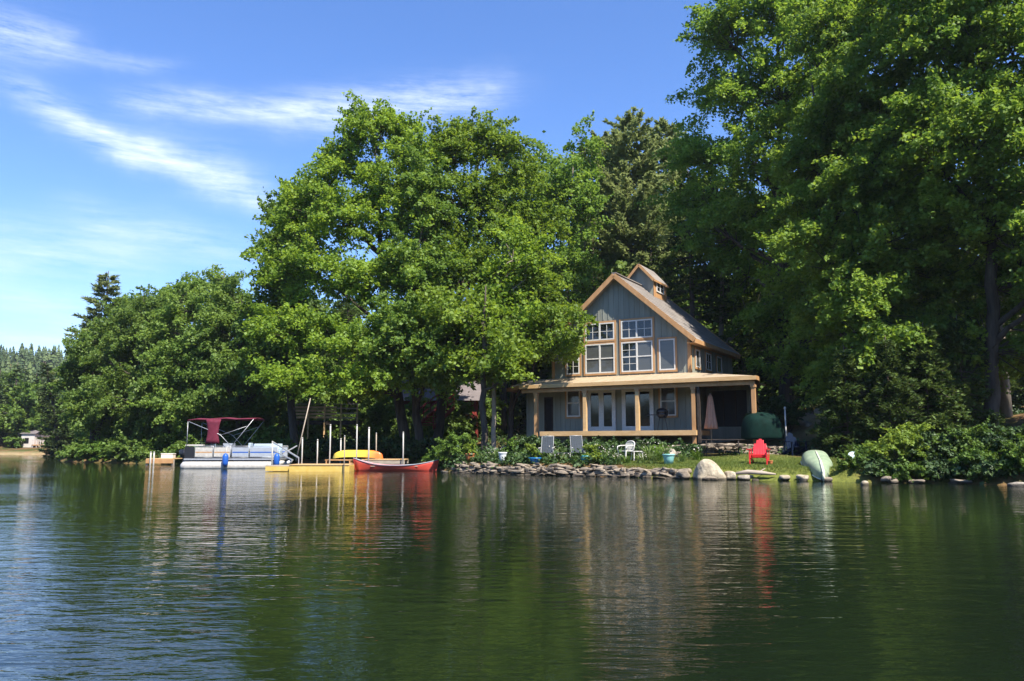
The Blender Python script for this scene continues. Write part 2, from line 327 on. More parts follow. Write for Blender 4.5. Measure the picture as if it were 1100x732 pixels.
# ------------------------------------------------------------------ mesh helpers
class MB:
    """collects boxes, tubes, lathes, lofts; build() links them as ONE mesh object"""
    def __init__(s): s.V = []; s.F = []; s.I = []; s.S = []; s.m = []
    def mi(s, m):
        if m not in s.m: s.m.append(m)
        return s.m.index(m)
    def add(s, V, F, m, smooth=False):
        o = len(s.V); s.V += [tuple(v) for v in V]; i = s.mi(m)
        for f in F: s.F.append([o+k for k in f]); s.I.append(i); s.S.append(smooth)
        return s
    def box(s, x0, x1, y0, y1, z0, z1, m, mtx=None):
        V = [Vector((x, y, z)) for z in (z0, z1) for (x, y) in ((x0, y0), (x1, y0), (x1, y1), (x0, y1))]
        if mtx is not None: V = [mtx @ v for v in V]
        return s.add(V, [(3, 2, 1, 0), (4, 5, 6, 7), (0, 1, 5, 4), (1, 2, 6, 5), (2, 3, 7, 6), (3, 0, 4, 7)], m)
    def bar(s, a, b, w, h, m, up=(0, 0, 1)):
        a, b = Vector(a), Vector(b); d = (b-a); ln = d.length; d.normalize(); u = Vector(up)
        if abs(d.dot(u)) > .98: u = Vector((0, 1, 0))
        sd = d.cross(u).normalized(); u = sd.cross(d)
        mt = Matrix((( *d, ), ( *sd, ), ( *u, ))).transposed().to_4x4(); mt.translation = a
        return s.box(0, ln, -w/2, w/2, -h/2, h/2, m, mt)
    def prism(s, poly, z0, z1, m, mtx=None):
        n = len(poly); V = [Vector((x, y, z0)) for x, y in poly]+[Vector((x, y, z1)) for x, y in poly]
        if mtx is not None: V = [mtx @ v for v in V]
        return s.add(V, [tuple(range(n-1, -1, -1)), tuple(range(n, 2*n))]+[(i, (i+1) % n, n+(i+1) % n, n+i) for i in range(n)], m)
    def tube(s, pts, rad, m, n=8, smooth=True, caps=True):
        pts = [Vector(p) for p in pts]; rad = rad if isinstance(rad, (list, tuple)) else [rad]*len(pts); V = []; u = None
        for i, p in enumerate(pts):
            d = (pts[min(i+1, len(pts)-1)]-pts[max(i-1, 0)]).normalized()
            if u is None: u = d.orthogonal().normalized()
            u = (u-d*u.dot(d)).normalized(); v = d.cross(u)
            V += [p+(u*math.cos(6.28319*k/n)+v*math.sin(6.28319*k/n))*rad[i] for k in range(n)]
        F = [(i*n+k, i*n+(k+1) % n, (i+1)*n+(k+1) % n, (i+1)*n+k) for i in range(len(pts)-1) for k in range(n)]
        if caps: F += [tuple(range(n-1, -1, -1)), tuple(range((len(pts)-1)*n, len(pts)*n))]
        return s.add(V, F, m, smooth)
    def lathe(s, prof, m, n=20, c=(0, 0, 0), smooth=True, fold=None):
        V = []
        for r, z in prof:
            for k in range(n):
                a = 6.28319*k/n; rr = r*(1+(fold[0]*math.cos(fold[1]*a) if fold else 0)); V.append((c[0]+rr*math.cos(a), c[1]+rr*math.sin(a), c[2]+z))
        F = [(i*n+k, i*n+(k+1) % n, (i+1)*n+(k+1) % n, (i+1)*n+k) for i in range(len(prof)-1) for k in range(n)]
        F += [tuple(range(n-1, -1, -1)), tuple(range((len(prof)-1)*n, len(prof)*n))]
        return s.add(V, F, m, smooth)
    def loft(s, secs, m, smooth=True, closed=False, caps=False):
        n = len(secs[0]); V = [v for sc in secs for v in sc]; kk = n if closed else n-1
        F = [(i*n+k, i*n+(k+1) % n, (i+1)*n+(k+1) % n, (i+1)*n+k) for i in range(len(secs)-1) for k in range(kk)]
        if caps: F += [tuple(range(n-1, -1, -1)), tuple(range((len(secs)-1)*n, len(secs)*n))]
        return s.add(V, F, m, smooth)
    def build(s, name, parent=None, label=None, bevel=0, loc=None, rotz=0):
        me = bpy.data.meshes.new(name); me.from_pydata(s.V, [], s.F)
        for m in s.m: me.materials.append(m)
        me.polygons.foreach_set('material_index', s.I); me.polygons.foreach_set('use_smooth', s.S); me.update()
        o = bpy.data.objects.new(name, me); C.objects.link(o)
        if parent: o.parent = parent
        if label: o['label'] = label
        if bevel:
            b = o.modifiers.new('soft_edges', 'BEVEL'); b.width = bevel; b.segments = 2; b.limit_method = 'ANGLE'
        if loc is not None: o.location = loc
        if rotz: o.rotation_euler = (0, 0, rotz)
        return o
def tag(o, label, cat, group=None, kind=None):
    o['label'] = label; o['category'] = cat
    if group: o['group'] = group
    if kind: o['kind'] = kind
    return o
def thing(name, label, cat, loc=(0, 0, 0), rotz=0, group=None):
    o = bpy.data.objects.new(name, None); C.objects.link(o); o.location = loc; o.rotation_euler = (0, 0, rotz); o.empty_display_size = .3
    return tag(o, label, cat, group)
def dup(root, loc, rotz, label, group=None, scale=None):
    r = root.copy(); C.objects.link(r); r.location = loc; r.rotation_euler = (0, 0, rotz); r['label'] = label
    if group: r['group'] = group
    if scale: r.scale = scale if isinstance(scale, (tuple, list)) else (scale,)*3
    for ch in list(root.children):
        c = ch.copy(); C.objects.link(c); c.parent = r
        for g in ch.children:
            d = g.copy(); C.objects.link(d); d.parent = c
    return r
# ------------------------------------------------------------------ foliage
def leaf_quads(P, Nn, size, rng, aspect=.72):
    """kite-shaped leaves at P with normals Nn"""
    n = len(P); Nn = Nn/np.linalg.norm(Nn, axis=1, keepdims=True)
    r = rng.normal(size=(n, 3)); T = r-Nn*(r*Nn).sum(1, keepdims=True); T /= np.linalg.norm(T, axis=1, keepdims=True); B = np.cross(Nn, T)
    s = (size*rng.uniform(.65, 1.3, n))[:, None]
    V = np.stack([P-T*s*.5, P+B*s*.5*aspect-T*s*.08, P+T*s*.5-Nn*s*.12, P-B*s*.5*aspect-T*s*.08], 1).reshape(-1, 3)
    return V, np.arange(n*4).reshape(-1, 4)
def clump_leaves(Cc, Rr, out, per, size, rng, flat=.2, droop=.18, tilt=.35, jitter=.85):
    """leafy layers: each clump is a drooping, outward-tilted disc of leaves"""
    K = len(Cc); k = rng.choice(K, int(K*per), p=Rr**2/np.sum(Rr**2)); n = len(k)
    ang = rng.uniform(0, 6.2832, n); rr = Rr[k]*np.sqrt(rng.uniform(0, 1, n))*(1+.3*np.sin(ang*3+k))
    oh = np.hypot(out[:, 0], out[:, 1])+1e-6; ux = out[:, 0]/oh; uy = out[:, 1]/oh; st = 1+.5*rng.uniform(0, 1, K)         # sprays are longer outward than across
    A = rr*np.cos(ang)*st[k]; B_ = rr*np.sin(ang)*(.72/st[k]**.5)*(1-.35*np.clip(A/Rr[k], -1, 1)); x = A*ux[k]-B_*uy[k]; y = A*uy[k]+B_*ux[k]
    od = out[k, :2]; slope = (out[k, 2] if out.shape[1] > 2 else 0)-tilt*oh[k]+np.where(rng.uniform(0, 1, K) < .12, .8, 0)[k]
    z = -droop*rr**2/Rr[k]+slope*A+rng.normal(size=n)*flat*Rr[k]*(1-.5*np.clip(A/Rr[k], -1, 1))*.8
    P = Cc[k]+np.stack([x, y, z], 1)
    Nn = np.stack([od[:, 0]*.35, od[:, 1]*.35, np.full(n, 1.0)], 1)+rng.normal(size=(n, 3))*jitter
    V, F = leaf_quads(P, Nn, size, rng)
    ct = rng.uniform(.15, .85, K); tint = np.clip(ct[k]+rng.normal(size=n)*.2, 0, 1)
    return V, F, tint
def sample_clumps(lobes, n, rng, rad, shell=.55, zmin=None, spread=.8):
    lobes = np.array(lobes, float); wgt = (lobes[:, 3]*lobes[:, 4]*lobes[:, 5])**.67; wgt /= wgt.sum(); pts = []; outs = []; R_ = []
    tries = 0
    while len(pts) < n and tries < n*14:
        tries += 1
        lb = lobes[rng.choice(len(lobes), p=wgt)]; d = rng.normal(size=3); d /= np.linalg.norm(d)
        if d[2] < -.3 and rng.random() < .5: d[2] *= -1
        r = shell+(1-shell)*math.sqrt(rng.random()); r *= rng.uniform(.86, 1.08); sp_ = rng.random() < .16
        if sp_: r *= rng.uniform(1.08, 1.28)
        p = lb[:3]+d*lb[3:]*r
        if zmin is not None and p[2] < zmin: continue
        cr = rad*(rng.uniform(.4, .7) if sp_ else rng.uniform(.55, 1.25))
        if pts:
            a = np.array(pts); q = (a-p)*np.array([1, 1, 1.8])
            if np.min((q*q).sum(1)) < (spread*cr)**2: continue
        pts.append(p); h = math.hypot(d[0], d[1])+1e-6; f = min(1, h*1.3); outs.append((d[0]/h*f, d[1]/h*f, .75*max(0, d[2]))); R_.append(cr)
    return np.array(pts), np.array(outs), np.array(R_)
def limbs(mb, trunk, tr, clumps, m, rng, n_limb, frac=.6):
    """limbs from the trunk path to groups of clumps, twigs to every clump"""
    tp = np.array(trunk); K = len(clumps); cen = clumps[rng.choice(K, min(n_limb, K), replace=False)]
    for _ in range(3):
        a = np.argmin(((clumps[:, None]-cen[None])**2).sum(2), 1)
        cen = np.array([clumps[a == i].mean(0) if np.any(a == i) else cen[i] for i in range(len(cen))])
    H = tp[-1, 2]
    for i, c in enumerate(cen):
        ax = np.array([np.interp(c[2]*.8, tp[:, 2], tp[:, j]) for j in range(3)]); hd = math.hypot(c[0]-ax[0], c[1]-ax[1])
        zs = min(max(c[2]-.75*hd, H*.18), H*.97); st = np.array([np.interp(zs, tp[:, 2], tp[:, j]) for j in range(3)])
        r0 = float(np.interp(zs, tp[:, 2], tr))*.5; r0 = max(.035, min(r0, .03+.022*np.linalg.norm(c-st)))
        mid = st*.5+c*.5+np.array([0, 0, .12*hd])+rng.normal(size=3)*.25
        path = [st*(1-t)**2+2*t*(1-t)*mid+c*t*t+rng.normal(size=3)*.09*(0 < t < 1) for t in np.linspace(0, 1, 7)]
        mb.tube(path, [r0*(1-.75*t)+.012 for t in np.linspace(0, 1, 7)], m, 6, caps=False)
        for q in clumps[a == i]:
            j = min(int(np.argmin([np.linalg.norm(q-x) for x in path])), 5); s = path[max(j-1, 1)]; md = (s+q)/2+rng.normal(size=3)*.22
            if np.linalg.norm(q-s) > 4.2: continue
            mb.tube([s, md, q], [.02+.12*r0, .016, .006], m, 4, caps=False)
def broadleaf(name, base, lobes, n_clump, per, size, leaf, bark, tpath, trad, label, cat='tree', group=None, seed=1, crad=1.0, zmin=None, n_limb=14, flat=.36, shell=.45, tilt=.3, extra_trunks=()):
    rng = np.random.default_rng(seed); root = thing(name, label, cat, base, 0, group)
    cl, out, Rr = sample_clumps(lobes, n_clump, rng, crad, shell, zmin)
    V, F, t = clump_leaves(cl, Rr, out, per, size, rng, flat=flat, tilt=tilt)
    mesh_np('crown', V, F, M[leaf], t, parent=root)
    mb = MB(); tp = [Vector(p) for p in tpath]
    fine = []; fr = []
    for i in range(len(tp)-1):
        for k in range(4): f = k/4; fine.append(tp[i].lerp(tp[i+1], f)+Vector(rng.normal(size=3)*.04)*(i+k > 0)); fr.append(trad[i]*(1-f)+trad[i+1]*f)
    fine.append(tp[-1]); fr.append(trad[-1]); fr[0] *= 1.35
    mb.tube(fine, fr, M[bark], 10)
    limbs(mb, [tuple(p) for p in fine], fr, cl, M[bark], rng, n_limb)
    for (path, rad) in extra_trunks: mb.tube(path, rad, M[bark], 8)
    mb.build('trunk', root)
    return root
def conifer(name, base, H, Rmax, zb, leaf, bark, label, cat='tree', group=None, seed=1, step=.6, per=90, nl=.34, droop=.1, up=.0, nb=6, trad=.28, lean=(0, 0), pw=.8, gap=.25, width=.09, jag=.35):
    rng = np.random.default_rng(seed); root = thing(name, label, cat, base, 0, group)
    P = []; D = []; TT = []; mb = MB(); z = zb
    ax = lambda z: np.array([lean[0]*(z/H)**1.3, lean[1]*(z/H)**1.3, z])
    mb.tube([ax(H*t) for t in np.linspace(0, 1, 9)], [trad*(1-.93*t)+.01 for t in np.linspace(0, 1, 9)], M[bark], 8)
    while z < H-.25:
        f = (z-zb)/(H-zb); Rl = Rmax*min(1, .55+f*2.2)*(1-f)**pw+.12
        for b in range(nb):
            a = rng.uniform(0, 6.2832); ln = Rl*rng.uniform(1-jag, 1+jag*.6)
            if rng.random() < gap: continue
            ts = np.linspace(0, 1, 6); cz = z+rng.uniform(-.3, .3)*step; o = ax(max(cz, 0))
            path = np.stack([o[0]+math.cos(a)*ln*ts, o[1]+math.sin(a)*ln*ts, cz+up*ln*ts-droop*ln*ts**2+.06*ln*ts**4], 1)
            if ln > .8: mb.tube([tuple(p) for p in path], [.012+.012*ln*(1-t) for t in ts], M[bark], 4, caps=False)
            n = max(6, int(per*ln/Rmax)); t = rng.uniform(.12, 1, n)**.75; lat = rng.normal(size=n)*.17*ln*(1.15-t)+rng.normal(size=n)*.06
            p = np.stack([np.interp(t, ts, path[:, i]) for i in range(3)], 1)+np.stack([-math.sin(a)*lat, math.cos(a)*lat, rng.normal(size=n)*.07-.12*np.abs(lat)], 1)
            P.append(p); D.append(np.stack([math.cos(a)+rng.normal(size=n)*.7, math.sin(a)+rng.normal(size=n)*.7, .25+rng.normal(size=n)*.45], 1)); TT.append(np.clip(rng.uniform(.2, .8)+.2*rng.normal(size=n), 0, 1))
        z += step*rng.uniform(.8, 1.2)
    P = np.concatenate(P); D = np.concatenate(D); n = len(P); D /= np.linalg.norm(D, axis=1, keepdims=True)
    s = (nl*rng.uniform(.7, 1.3, n))[:, None]; B = np.cross(D, np.stack([rng.normal(size=n)*.5, rng.normal(size=n)*.5, np.ones(n)], 1)); B /= np.linalg.norm(B, axis=1, keepdims=True)
    V = np.stack([P-D*s*.3, P+B*width*.5+D*s*.2, P+D*s*.7, P-B*width*.5+D*s*.2], 1).reshape(-1, 3)
    mesh_np('crown', V, np.arange(n*4).reshape(-1, 4), M[leaf], np.concatenate(TT), parent=root)
    mb.build('trunk', root); return root
def shrub(name, loc, lobes, n, per, size, leaf, label, cat='shrub', group=None, seed=1, crad=.28, tilt=.3, flat=.3, zmin=.03):
    rng = np.random.default_rng(seed); root = thing(name, label, cat, loc, 0, group)
    cl, out, Rr = sample_clumps(lobes, n, rng, crad, .35, zmin)
    V, F, t = clump_leaves(cl, Rr, out, per, size, rng, flat=flat, tilt=tilt, jitter=.75)
    mesh_np('foliage', V, F, M[leaf], t, parent=root)
    mb = MB()
    for c in cl: mb.tube([(c[0]*.15, c[1]*.15, -.08), (c[0]*.55, c[1]*.55, c[2]*.5), tuple(c)], [.016, .011, .005], M['bark'], 4, caps=False)
    mb.build('stem', root); return root
def strap_plant(name, loc, n, h, leaf, label, cat='plant', group=None, seed=1, spread=.5, w=.035, flowers=0):
    rng = np.random.default_rng(seed); root = thing(name, label, cat, loc, 0, group); V = []; F = []; T = []
    for i in range(n):
        a = rng.uniform(0, 6.283); ln = h*rng.uniform(.6, 1.15); sp = spread*rng.uniform(.2, 1.1); b0 = rng.normal(size=2)*.06; o = len(V); t0 = rng.uniform(0, 1)
        for t in (0, .35, .7, 1):
            rad = sp*ln*t**1.6; z = ln*(t-.28*sp*t**3); ww = w*(1-t**2*.9)*.5
            cx, cy = b0[0]+math.cos(a)*rad, b0[1]+math.sin(a)*rad
            V += [(cx-math.sin(a)*ww, cy+math.cos(a)*ww, z), (cx+math.sin(a)*ww, cy-math.cos(a)*ww, z)]
        for k in range(3): F.append((o+2*k, o+2*k+1, o+2*k+3, o+2*k+2)); T.append(t0)
    mesh_np('leaves', V, F, M[leaf], T, parent=root)
    if flowers:
        nf = flowers*2; P = np.stack([rng.normal(size=nf)*h*.35, rng.normal(size=nf)*h*.3, h*rng.uniform(.6, 1.1, nf)], 1)
        V2, F2 = leaf_quads(P, rng.normal(size=P.shape)+[0, -.5, .6], .06, rng, .9); mesh_np('flowers', V2, F2, M['petal'], rng.uniform(0, 1, len(P)), parent=root)
    return root

def base(px, Y):
    p = spot(px, Y); p.z -= .12; return p
def T(px, Y, **k): return base(px, Y)
# big maples on the point, left of the house -------------------------------------------------
def lob(px, py, Y, rx, rz, b, ry=None):
    p = at_y(px, py, Y)-b; return (p.x, p.y, p.z, rx, ry or rx*.9, rz)
b = base(438, 49.5)
broadleaf('maple_tree', b, [lob(392, 150, 50, 1.9, 2.6, b), lob(358, 185, 50.5, 1.8, 2.4, b), lob(422, 150, 51, 1.8, 2.6, b), lob(446, 175, 50, 1.6, 2.4, b), lob(322, 228, 50.5, 1.7, 2.4, b), lob(372, 235, 48.5, 2.1, 2.2, b), lob(405, 218, 49, 1.8, 2.4, b), lob(436, 240, 48.5, 1.9, 2.2, b), lob(303, 292, 50, 1.9, 1.9, b), lob(342, 290, 48, 2.0, 1.9, b), lob(385, 300, 47, 2.0, 1.5, b), lob(425, 300, 47, 2.0, 1.8, b), lob(300, 352, 48.5, 2.0, 1.4, b), lob(340, 350, 47, 1.9, 1.2, b), lob(380, 368, 46, 2.1, 1.2, b), lob(425, 355, 46, 2.0, 1.3, b), lob(322, 402, 47, 2.2, 1.0, b), lob(365, 412, 46, 1.9, .8, b), lob(405, 410, 45, 2.2, .9, b)],
    620, 150, .20, 'maple', 'bark', [(0, 0, 0), (-.5, .1, 3), (-1.2, .2, 7), (-1.9, .3, 12), (-2.3, .4, 17), (-2.5, .4, 20.5)], [.36, .30, .26, .19, .11, .03],
    'tallest broad maple on the point, its crown rising above the docks left of the house', seed=3, crad=.78, shell=.3, n_limb=20, zmin=3.4)
b = base(468, 50.5)
broadleaf('maple_tree', b, [lob(510, 152, 51.5, 1.8, 2.2, b), lob(482, 172, 50.5, 1.7, 2.4, b), lob(538, 170, 50.5, 1.7, 2.4, b), lob(560, 205, 50.5, 1.6, 2.2, b), lob(468, 235, 49.5, 1.8, 2.2, b), lob(505, 225, 50, 1.9, 2.2, b), lob(540, 245, 49.5, 1.9, 2.0, b), lob(580, 250, 50, 1.5, 2.4, b), lob(574, 312, 48, 1.6, 1.9, b), lob(550, 300, 47.5, 1.9, 1.6, b), lob(510, 290, 47.5, 2.0, 1.8, b), lob(465, 300, 47.5, 1.9, 1.8, b), lob(478, 348, 46, 2.1, 1.3, b), lob(520, 345, 46, 2.0, 1.3, b), lob(560, 350, 46, 2.0, 1.3, b), lob(500, 390, 45, 2.1, .9, b), lob(455, 395, 45.5, 2.1, .9, b), lob(535, 395, 44.5, 1.9, .8, b), lob(585, 375, 45, 1.5, 1.0, b)],
    620, 150, .20, 'maple', 'bark', [(0, 0, 0), (.3, .1, 3), (.9, .1, 7), (1.6, .2, 12), (2.3, .2, 17), (2.6, .3, 20)], [.34, .28, .24, .18, .1, .03],
    'bright green maple with its boughs against the left gable of the house', seed=5, crad=.78, shell=.3, n_limb=20, zmin=3.6)
b = base(452, 48.5)
broadleaf('maple_tree', b, [lob(446, 300, 46, 1.9, 2.4, b), lob(435, 370, 44.5, 2.4, 1.5, b), lob(480, 395, 44, 1.9, .9, b), lob(456, 215, 48, 1.7, 3.0, b), lob(450, 345, 45, 2.0, 1.2, b)],
    190, 190, .21, 'maple2', 'bark', [(0, 0, 0), (-.3, -.4, 3.5), (-.5, -.9, 7), (-.3, -1.3, 11), (0, -1.2, 14.5)], [.28, .23, .19, .12, .03],
    'middle maple leaning to the water between the two big maples', seed=8, crad=.85, n_limb=10, zmin=3.2)
b = base(318, 54.5)
broadleaf('maple_tree', b, [lob(306, 265, 55, 2.0, 3.6, b), lob(298, 330, 54, 2.2, 3.0, b), lob(325, 235, 56, 2.2, 3.0, b), lob(292, 392, 53, 2.2, 2.0, b)],
    220, 190, .22, 'maple2', 'bark', [(0, 0, 0), (-.5, 0, 4), (-1.2, 0, 9), (-1.6, .1, 14), (-1.3, .1, 17.5)], [.3, .25, .19, .12, .03],
    'darker maple on the left shoulder of the tallest maple', seed=11, crad=.9, n_limb=10, zmin=2.4)
# lower trees bowing to the water on the left --------------------------------------------------
LOW = [(98, 70, [(100, 395, 69, 2.6, 3.4), (104, 440, 67, 2.8, 2.0), (122, 370, 69.5, 2.2, 2.4)], 9, 'round low tree at the far left end of the near bank, brushing the water'),
       (150, 66, [(150, 372, 66, 3.2, 3.2), (148, 425, 64, 3.6, 2.6), (160, 338, 67, 2.0, 2.2)], 11, 'broad leafy tree on the bank behind the small wooden dock'),
       (205, 63, [(200, 350, 63, 3.0, 3.0), (208, 400, 61, 3.2, 2.8), (195, 440, 60, 2.8, 1.6), (208, 322, 64, 1.8, 1.8)], 12, 'dense leafy tree rising straight behind the maroon boat canopy'),
       (255, 60, [(250, 362, 60, 2.6, 3.0), (252, 415, 58, 3.0, 2.2), (244, 330, 61, 1.8, 2.0)], 12, 'leafy tree overhanging the bow of the pontoon boat')]
for i, (px, Y, lb, H, lab) in enumerate(LOW):
    b = base(px, Y)
    broadleaf('bank_tree', b, [lob(*q, b) for q in lb], 165, 180, .225, 'low', 'bark', [(0, 0, 0), (.2, -.3, H*.3), (.1, -.6, H*.6), (0, -.5, H)], [.26, .2, .13, .03], lab, seed=20+i, crad=.85, n_limb=9, zmin=.9, group='low trees on the left bank')
conifer('pine_tree', base(104, 74), 17.2, 4.2, 3, 'pine', 'pinebark', 'dark pine with a ragged spire behind the low trees, far left', seed=31, step=.45, per=210, pw=.6, nl=.45, nb=8, up=.15, droop=.1, width=.13)
conifer('pine_tree', base(66, 92), 12.5, 2.4, 1.5, 'farpine', 'pinebark', 'thin pine leaning left over the cove, with a bare tilted tip', seed=33, step=.42, per=150, nl=.42, nb=7, up=.1, gap=.1, lean=(-2.6, 0), width=.13)
conifer('pine_tree', base(232, 68), 15.0, 2.6, 4, 'pine', 'pinebark', 'dark pine tip standing between the low bank trees and the tallest maple', seed=35, step=.55, per=70, nl=.4, nb=6, up=.15, width=.13)
b = base(182, 72)
broadleaf('aspen_tree', b, [lob(178, 355, 72, 3.0, 3.6, b), lob(205, 325, 73, 2.0, 2.2, b), lob(140, 345, 73, 2.2, 2.6, b), lob(236, 315, 73, 2.0, 2.2, b)], 120, 170, .25, 'low', 'bark', [(0, 0, 0), (0, 0, 5), (.2, 0, 10), (.2, 0, 14)], [.24, .2, .14, .03],
    'pale topped tree in the second row behind the left bank trees', seed=37, crad=.95, n_limb=9, zmin=3)
# behind the house ---------------------------------------------------------------------------
b = base(611, 60)
broadleaf('birch_tree', b, [lob(622, 165, 60, 2.0, 2.4, b), lob(605, 225, 59, 2.2, 3.4, b), lob(632, 235, 60, 2.0, 3.4, b), lob(612, 300, 58, 2.2, 3.0, b), lob(628, 345, 57, 1.8, 2.2, b)], 105, 150, .25, 'maple2', 'palebark',
    [(0, 0, 0), (.1, 0, 6), (.0, 0, 12), (.3, 0, 18), (.6, 0, 22.5)], [.19, .17, .14, .09, .02], 'tall slim pale barked tree just left of the roof peak', seed=41, crad=.85, n_limb=12, zmin=5,
    extra_trunks=[([(.5, .2, 0), (1.0, .2, 7), (1.3, .2, 14), (1.9, .1, 19)], [.13, .11, .08, .02]), ([(-.5, .2, 0), (-.7, .2, 7), (-1.0, .2, 13), (-1.1, .1, 18)], [.12, .1, .07, .02])])
conifer('white_pine', base(682, 66), 26.5, 5.2, 6, 'pine', 'pinebark', 'soft grey green white pine straight above the roof cupola', seed=43, step=.5, per=210, nl=.5, nb=8, up=.45, droop=.06, pw=.40, gap=.12, width=.19, jag=.5)
conifer('white_pine', base(650, 72), 26.5, 4.6, 7, 'pine', 'pinebark', 'white pine half hidden behind the slim pale barked tree', seed=45, step=.5, per=200, nl=.5, nb=8, up=.45, droop=.06, pw=.40, gap=.12, width=.19, jag=.5)
conifer('white_pine', base(722, 70), 27.0, 4.8, 7, 'pine', 'pinebark', 'white pine whose right side disappears behind the giant lakeside maple', seed=47, step=.5, per=200, nl=.5, nb=8, up=.45, droop=.06, pw=.40, gap=.12, width=.19, jag=.5)
b = base(540, 64)
broadleaf('oak_tree', b, [lob(560, 240, 64, 4, 5, b), lob(590, 200, 64, 2.6, 4, b), lob(500, 300, 64, 4, 5, b), lob(590, 320, 63, 3.6, 4.5, b)], 130, 150, .3, 'maple2', 'bark', [(0, 0, 0), (.3, 0, 7), (.8, 0, 14), (1.4, 0, 19)], [.3, .25, .16, .03],
    'oak filling the gap behind the bright green maple', seed=49, crad=1.3, n_limb=10, zmin=4)
H1 = conifer('hemlock_tree', base(748, 56), 19, 4.6, .8, 'hemlock', 'pinebark', 'dark hemlock rising from behind the lower end of the roof', seed=51, step=.5, per=120, nl=.32, nb=7, droop=.22, gap=.12, width=.13, group='hemlocks behind the house')
for i, (px, Y, sc, rz, lab) in enumerate([(800, 58, 1.05, 1.1, 'dark hemlock to the right of the roof, above the screened recess'), (852, 54, .95, 2.3, 'dark hemlock above the sunlit rock slope'),
        (905, 50, .9, 3.9, 'dark hemlock directly behind the thick lakeside trunk'), (962, 47, .92, 5.0, 'dark hemlock behind the bright green shoreline bush'), (1022, 45, .95, .6, 'dark hemlock standing left of the sunlit trunk at the right edge'),
        (1130, 47, 1.1, 2.9, 'dark hemlock on the rusty needle slope at the right edge'), (704, 62, .8, 4.3, 'dark hemlock between the cupola and the white pine trunks'), (640, 60, .8, 1.9, 'dark hemlock low behind the left roof slope'), (470, 66, .9, 3.1, 'dark hemlock deep behind the red cabin'), (370, 68, .85, .2, 'dark hemlock deep behind the raised timber deck')]):
    dup(H1, base(px, Y), rz, lab, scale=sc)
HS = conifer('hemlock_tree', base(912, 34.2), 5.0, 1.7, .25, 'hemlock', 'pinebark', 'small dark hemlock sapling just left of the thick lakeside trunk', seed=53, step=.2, per=130, nl=.2, nb=8, droop=.3, gap=.08, trad=.05, width=.085, group='hemlock saplings on the right bank')
for px, Y, sc, rz, lab in ((958, 33.4, 1.05, .9, 'small dark hemlock sapling in front of the thick lakeside trunk, behind the bright bush'), (1000, 34, 1.15, 3.3, 'small dark hemlock sapling between the two giant maple trunks on the right'), (1038, 35, 1.2, 5.2, 'dark hemlock sapling left of the trunk at the right edge')):
    dup(HS, base(px, Y), rz, lab, scale=sc)
b = base(775, 56)
broadleaf('beech_tree', b, [lob(790, 290, 56, 3.2, 4.2, b), lob(830, 330, 54, 3.0, 3.6, b), lob(770, 235, 57, 3.0, 4.0, b), lob(840, 250, 55, 3.2, 4.0, b)], 190, 170, .21, 'maple', 'palebark', [(0, 0, 0), (.2, 0, 6), (.6, -.2, 12), (.9, -.2, 17)], [.2, .17, .11, .03],
    'slim beech with pale trunk in the shade right of the roof', seed=61, crad=1.05, n_limb=10, zmin=4)
# giant lakeside trees on the right ----------------------------------------------------------
b = base(846, 47.5)
broadleaf('giant_maple', b, [lob(800, 50, 46, 3.4, 2.8, b), lob(768, 108, 48, 1.9, 1.6, b), lob(742, 165, 52, 1.6, 1.6, b), lob(738, 222, 53, 2.0, 1.7, b), lob(775, 40, 47, 2.2, 1.8, b), lob(870, 30, 45, 4.0, 4.0, b), lob(764, 180, 50, 2.2, 2.0, b), lob(815, 110, 46, 3.0, 2.4, b), lob(835, 170, 45, 3.6, 2.6, b), lob(762, 250, 51, 2.6, 1.7, b), lob(815, 230, 48, 3.0, 1.8, b), lob(812, 290, 50, 2.6, 1.5, b),
        lob(868, 240, 44, 2.8, 1.9, b), lob(884, 110, 44, 3.2, 3.0, b), lob(880, 300, 43, 2.8, 1.6, b), lob(842, 345, 47, 2.4, 1.4, b), lob(880, -60, 44, 4.4, 3.2, b), lob(800, -40, 46, 3.0, 2.4, b), lob(860, 385, 44, 2.2, 1.2, b), lob(835, 410, 45, 2.0, .9, b), lob(900, 350, 42, 2.6, 1.6, b)],
    860, 160, .205, 'right', 'bark', [(0, 0, 0), (.1, 0, 4), (.1, -.2, 9), (.2, -.4, 15), (.3, -.6, 21), (.3, -.6, 27)], [.42, .35, .30, .23, .14, .03],
    'giant maple just right of the house, its crown overhanging the roof', seed=71, crad=.85, n_limb=30, zmin=3.2)
b = base(947, 34)
